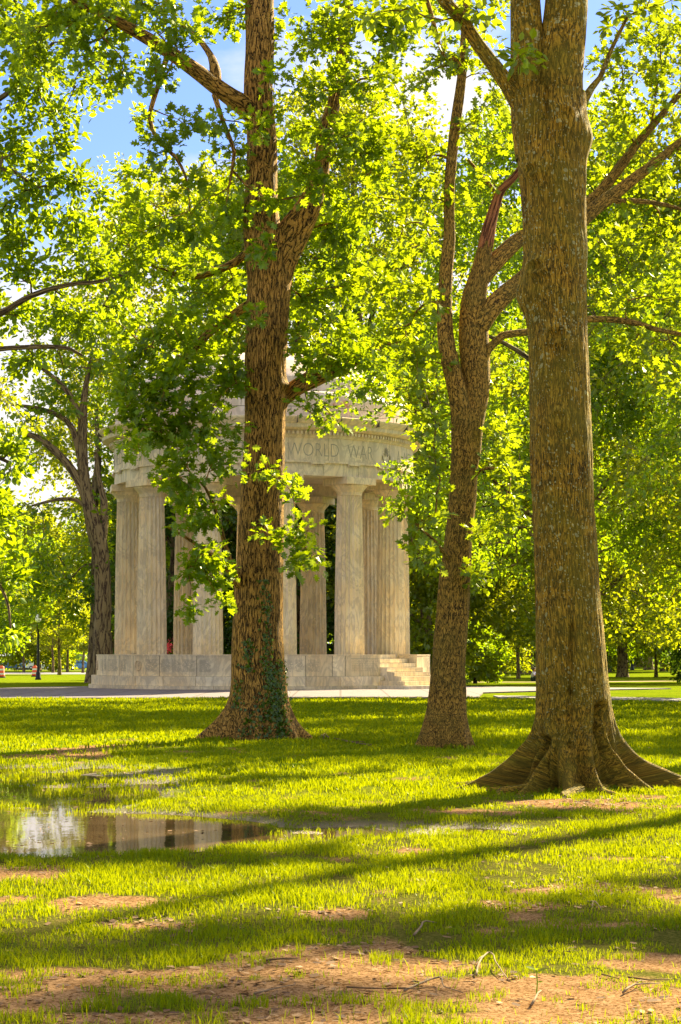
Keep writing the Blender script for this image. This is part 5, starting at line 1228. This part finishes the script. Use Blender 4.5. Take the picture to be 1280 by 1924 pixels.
def person(px, d, rz, label, pose, shirt, trouser):
    x = (px - 640) / F * d; t = thing('person', label, 'person', (x, d, float(ground_z(x, d)) + .02), rz)
    J = {}
    if pose == 'sit':   # facing +x, knees drawn up, forearms on the knees
        J = dict(pel=(0, 0, .13), sp=(.02, 0, .32), ch=(.06, 0, .50), nk=(.11, 0, .62), hd=(.14, 0, .72), tp=(.14, 0, .80))
        for s_, n_ in ((-1, 'L'), (1, 'R')):
            J['hip' + n_] = (.06, .1 * s_, .12); J['kn' + n_] = (.44, .16 * s_, .42); J['an' + n_] = (.66, .14 * s_, .08); J['to' + n_] = (.84, .14 * s_, .04)
            J['sh' + n_] = (.07, .19 * s_, .54); J['el' + n_] = (.22, .25 * s_, .33); J['wr' + n_] = (.44, .17 * s_, .44); J['ha' + n_] = (.53, .12 * s_, .42)
    else:
        J = dict(pel=(0, 0, .93), sp=(.0, 0, 1.12), ch=(.02, 0, 1.33), nk=(.03, 0, 1.48), hd=(.05, 0, 1.60), tp=(.05, 0, 1.69))
        for s_, n_ in ((-1, 'L'), (1, 'R')):
            J['hip' + n_] = (0, .1 * s_, .90); J['kn' + n_] = (.12 * s_, .11 * s_, .48); J['an' + n_] = (.1 * s_ - .1, .11 * s_, .08); J['to' + n_] = (.1 * s_ + .08, .12 * s_, .04)
            J['sh' + n_] = (.01, .19 * s_, 1.40); J['el' + n_] = (-.02, .27 * s_, 1.12); J['wr' + n_] = (.16, .26 * s_, .94); J['ha' + n_] = (.22, .25 * s_, .87)
    RAD = dict(pel=.125, sp=.115, ch=.125, nk=.05, hd=.088, tp=.075, hip=.088, kn=.055, an=.038, to=.035, sh=.055, el=.04, wr=.026, ha=.03)
    keys = list(J); rad = lambda k: RAD[k.rstrip('LR')] if k.rstrip('LR') in RAD else RAD[k]
    js = [(*J[k], rad(k)) for k in keys]
    # five separate fingers per hand
    bones = [('pel', 'sp'), ('sp', 'ch'), ('ch', 'nk'), ('nk', 'hd'), ('hd', 'tp')]
    for n_ in 'LR': bones += [('pel', 'hip' + n_), ('hip' + n_, 'kn' + n_), ('kn' + n_, 'an' + n_), ('an' + n_, 'to' + n_), ('ch', 'sh' + n_), ('sh' + n_, 'el' + n_), ('el' + n_, 'wr' + n_), ('wr' + n_, 'ha' + n_)]
    bi = [(keys.index(a_), keys.index(b_)) for a_, b_ in bones]
    for n_ in 'LR':
        w_, h_ = Vector(J['wr' + n_]), Vector(J['ha' + n_]); dr = (h_ - w_).normalized(); sd_ = Vector((0, 1, 0)); sd_ = (sd_ - dr * sd_.dot(dr)).normalized(); dn = dr.cross(sd_)
        hi = keys.index('ha' + n_)
        for q_ in range(5):
            off_ = (q_ - 1.6) * .019; L_ = (.065, .078, .085, .078, .055)[q_]
            if q_ == 4: p1 = h_ - dr * .02 + sd_ * .04; p2 = p1 + (dr * .7 + sd_ * .5) * .045; src = keys.index('wr' + n_)
            else: p1 = h_ + dr * L_ * .5 + sd_ * off_; p2 = h_ + dr * L_ + sd_ * off_ + dn * .012; src = hi
            js.append((*p1, .009)); js.append((*p2, .008)); bi += [(src if q_ == 4 else hi, len(js) - 2), (len(js) - 2, len(js) - 1)]
    body = skinned('body', js, bi, skin_m, t, 2)
    K = ['sp', 'pel', 'ch', 'shL', 'elL', 'shR', 'elR']; up_ = lambda a_, b_, f: tuple(Vector(J[a_]).lerp(Vector(J[b_]), f))
    sj = [(*J['sp'], .15), (*up_('sp', 'pel', .8), .155), (*J['ch'], .155), (*J['shL'], .075), (*up_('shL', 'elL', .85), .06), (*J['shR'], .075), (*up_('shR', 'elR', .85), .06), (*up_('ch', 'nk', .6), .075)]
    skinned('shirt', sj, [(0, 1), (0, 2), (2, 3), (3, 4), (2, 5), (5, 6), (2, 7)], shirt, t)
    tj = [(*J['pel'], .145)]; tb = []
    for n_ in 'LR':
        k = len(tj); tj += [(*J['hip' + n_], .105), (*J['kn' + n_], .075), (*up_('kn' + n_, 'an' + n_, .9), .055)]; tb += [(0, k), (k, k + 1), (k + 1, k + 2)]
    skinned('trousers', tj, tb, trouser, t)
    hd = Vector(J['hd']); m = MB()
    hb = bmesh.new(); bmesh.ops.create_icosphere(hb, subdivisions=3, radius=.105)
    for v_ in hb.verts:
        v_.co.x *= 1.02; v_.co.z *= 1.08
        if v_.co.x > .02 and v_.co.z < .045: v_.co.x = .02 - (v_.co.x - .02) * .1
        v_.co += Vector((hd.x - .018, 0, hd.z + .035))
    me = bpy.data.meshes.new('hair'); hb.to_mesh(me); hb.free(); me.materials.append(hair_m); me.polygons.foreach_set('use_smooth', np.ones(len(me.polygons), bool)); link('hair', me, t)
    for s_ in (-1, 1):
        m = MB(); m.lathe([(.001, -.012), (.012, -.006), (.012, .006), (.001, .012)], 8, (hd.x + .086, .032 * s_, hd.z + .012)); m.build('eye', hair_m, t, True)
        m = MB(); m.lathe([(.005, -.03), (.02, -.015), (.024, .01), (.01, .03)], 8, (hd.x + .0, .093 * s_, hd.z)); m.build('ear', skin_m, t, True)
    m = MB(); m.add([(hd.x + .08, -.014, hd.z - .012), (hd.x + .08, .014, hd.z - .012), (hd.x + .112, 0, hd.z - .014), (hd.x + .084, 0, hd.z + .028)], [(0, 2, 3), (2, 1, 3), (0, 1, 2), (0, 3, 1)]); m.build('nose', skin_m, t)
    m = MB(); m.box((hd.x + .084, 0, hd.z - .038), (.012, .045, .008)); m.build('mouth', red_m, t)
    return t
person(1001, 126, -.5, 'seated person in a lilac shirt with short dark hair beside the mossy trunk', 'sit', lilac_m, jean_m)
person(1180.5, 285, 2.6, 'distant walking person in a bright blue jacket on the right lawn', 'stand', blue_m, jean_m)

# ---------------------------------------------------------------- sticks and fallen wood
twig_m = plain('dry_twig', (.12, .07, .03), .9, var=.35, scale=20); pale_m = plain('bleached_twig', (.20, .14, .08), .9, var=.25, scale=20)
def stick(name, label, pxs, rad, mat=twig_m, group=None, side=(), cat='twig'):
    c_ = G(*pxs[0]); t = None; m = MB()
    def pt(q, lift=0): x_, y_ = G(q[0], q[1]); return Vector((x_ - c_[0], y_ - c_[1], float(ground_z(x_, y_)) + .012 + (q[2] if len(q) > 2 else 0) - base))
    base = float(ground_z(*c_)); P_ = [pt(q) for q in pxs]
    C_ = catmull(np.array(P_), .06); k = np.arange(len(C_)); C_ = C_ + np.stack([vnoise(k * .8 + pxs[0][0], 0. * k), vnoise(k * .8, 0. * k + 3), .3 * abs(vnoise(k * .8, 0. * k + 7))], -1) * rad * .8
    m.tube(C_, list(np.linspace(rad, rad * .4, len(C_))), 6)
    for a_, b_ in side: m.tube([C_[int(a_ * (len(C_) - 1))], pt(b_) * .5 + Vector(C_[int(a_ * (len(C_) - 1))]) * .5 + Vector((0, 0, .01)), pt(b_)], [rad * .55, rad * .45, rad * .2], 5)
    o = m.build(name, mat, None, True, loc=(c_[0], c_[1], base)); return tag(o, label, cat, group)
stick('fallen_branch', 'dark fallen branch lying on the grass right of the ivy-clad oak', [(628, 1391), (650, 1394), (672, 1398), (705, 1402)], .02, side=[(.5, (690, 1396)), (.6, (702, 1405)), (.3, (655, 1398))], cat='branch')
stick('fallen_branch', 'crumbled wood scrap in the grass beside the oak roots', [(600, 1388), (612, 1384, .03), (618, 1389)], .022, side=[(.4, (608, 1391))], cat='branch')
sg = 'loose twigs on the foreground ground'
for lab, pxs, rad, mt, sd2 in [
    ('curved pale root-like twig arching over the bare soil near the bottom middle', [(895, 1838), (905, 1815, .02), (922, 1803, .02), (935, 1825, .018), (955, 1846)], .007, pale_m, [(.4, (890, 1822))]),
    ('long dark twig lying flat across the bottom centre soil', [(650, 1864), (720, 1866), (770, 1868), (820, 1865)], .006, twig_m, [(.7, (800, 1874))]),
    ('pale bent twig with an upturned end on the bottom soil', [(760, 1872), (790, 1863, .01), (826, 1853, .02), (834, 1872, .02), (870, 1874)], .007, pale_m, []),
    ('short thick pale stick tipped on end in the grass right of centre', [(779, 1763), (792, 1752, .014), (800, 1745, .02), (825, 1741)], .010, pale_m, []),
    ('broken pale stick in front of the leafy seedling', [(1000, 1893), (1012, 1880, .02), (1018, 1872, .014)], .009, pale_m, []),
    ('grey twig on sandy soil at the lower right', [(1172, 1870), (1195, 1860, .01), (1240, 1854)], .008, pale_m, [(.5, (1215, 1850))]),
    ('dark twig on the soil left of the bottom right corner', [(1130, 1838), (1150, 1842), (1165, 1846)], .006, twig_m, []),
    ('forked twig in the shaded litter at the right', [(1105, 1695), (1120, 1704, .02), (1132, 1712)], .008, pale_m, [(.5, (1112, 1712))]),
    ('thin arched twig over the sunny grass left of centre', [(350, 1702), (380, 1693, .014), (400, 1695, .014), (420, 1702)], .004, twig_m, []),
    ('flat stick in the shaded soil at the lower left middle', [(500, 1812), (530, 1809), (560, 1810)], .008, twig_m, []),
    ('pale stick pointing right beside the middle bottom grass', [(480, 1874), (520, 1866), (556, 1861)], .007, pale_m, []),
    ('short twig in the litter patch at the mid right', [(1075, 1676), (1100, 1670), (1120, 1672)], .006, twig_m, []),
    ('long dark twig half sunk in the soil at the right edge', [(1180, 1842), (1220, 1846), (1262, 1842)], .006, twig_m, []),
    ('dark stick at the edge of the lower right grass', [(1030, 1789), (1060, 1791), (1085, 1790)], .006, twig_m, [(.6, (1080, 1784))])]:
    stick('twig', lab, pxs, rad * .7, mt, sg, sd2)
# leafy seedling on the bare soil
sx, sy = G(1008, 1868); sdl = thing('seedling', 'small broad-leaved seedling sprouting from the bare soil at the bottom', 'seedling', (sx, sy, float(ground_z(sx, sy))))
m = MB(); m.tube([(0, 0, -.01), (.004, 0, .05), (0, 0, .10)], [.003, .0025, .002], 6); m.build('stem', leafA, sdl)
q = np.array([(0, 0, .10), (0, 0, .09), (0, 0, .07), (0, 0, .10), (0, 0, .05)]); dd = np.array([(-1, 0, .3), (1, .1, .35), (-.8, -.5, .1), (.1, -1, .3), (.9, -.4, .1)])
leaves('leaf', q, dd, np.array([[0, -.3, 1]] * 5, float), np.array([.045, .05, .035, .04, .03]), LEAF_D, leafA, sdl)
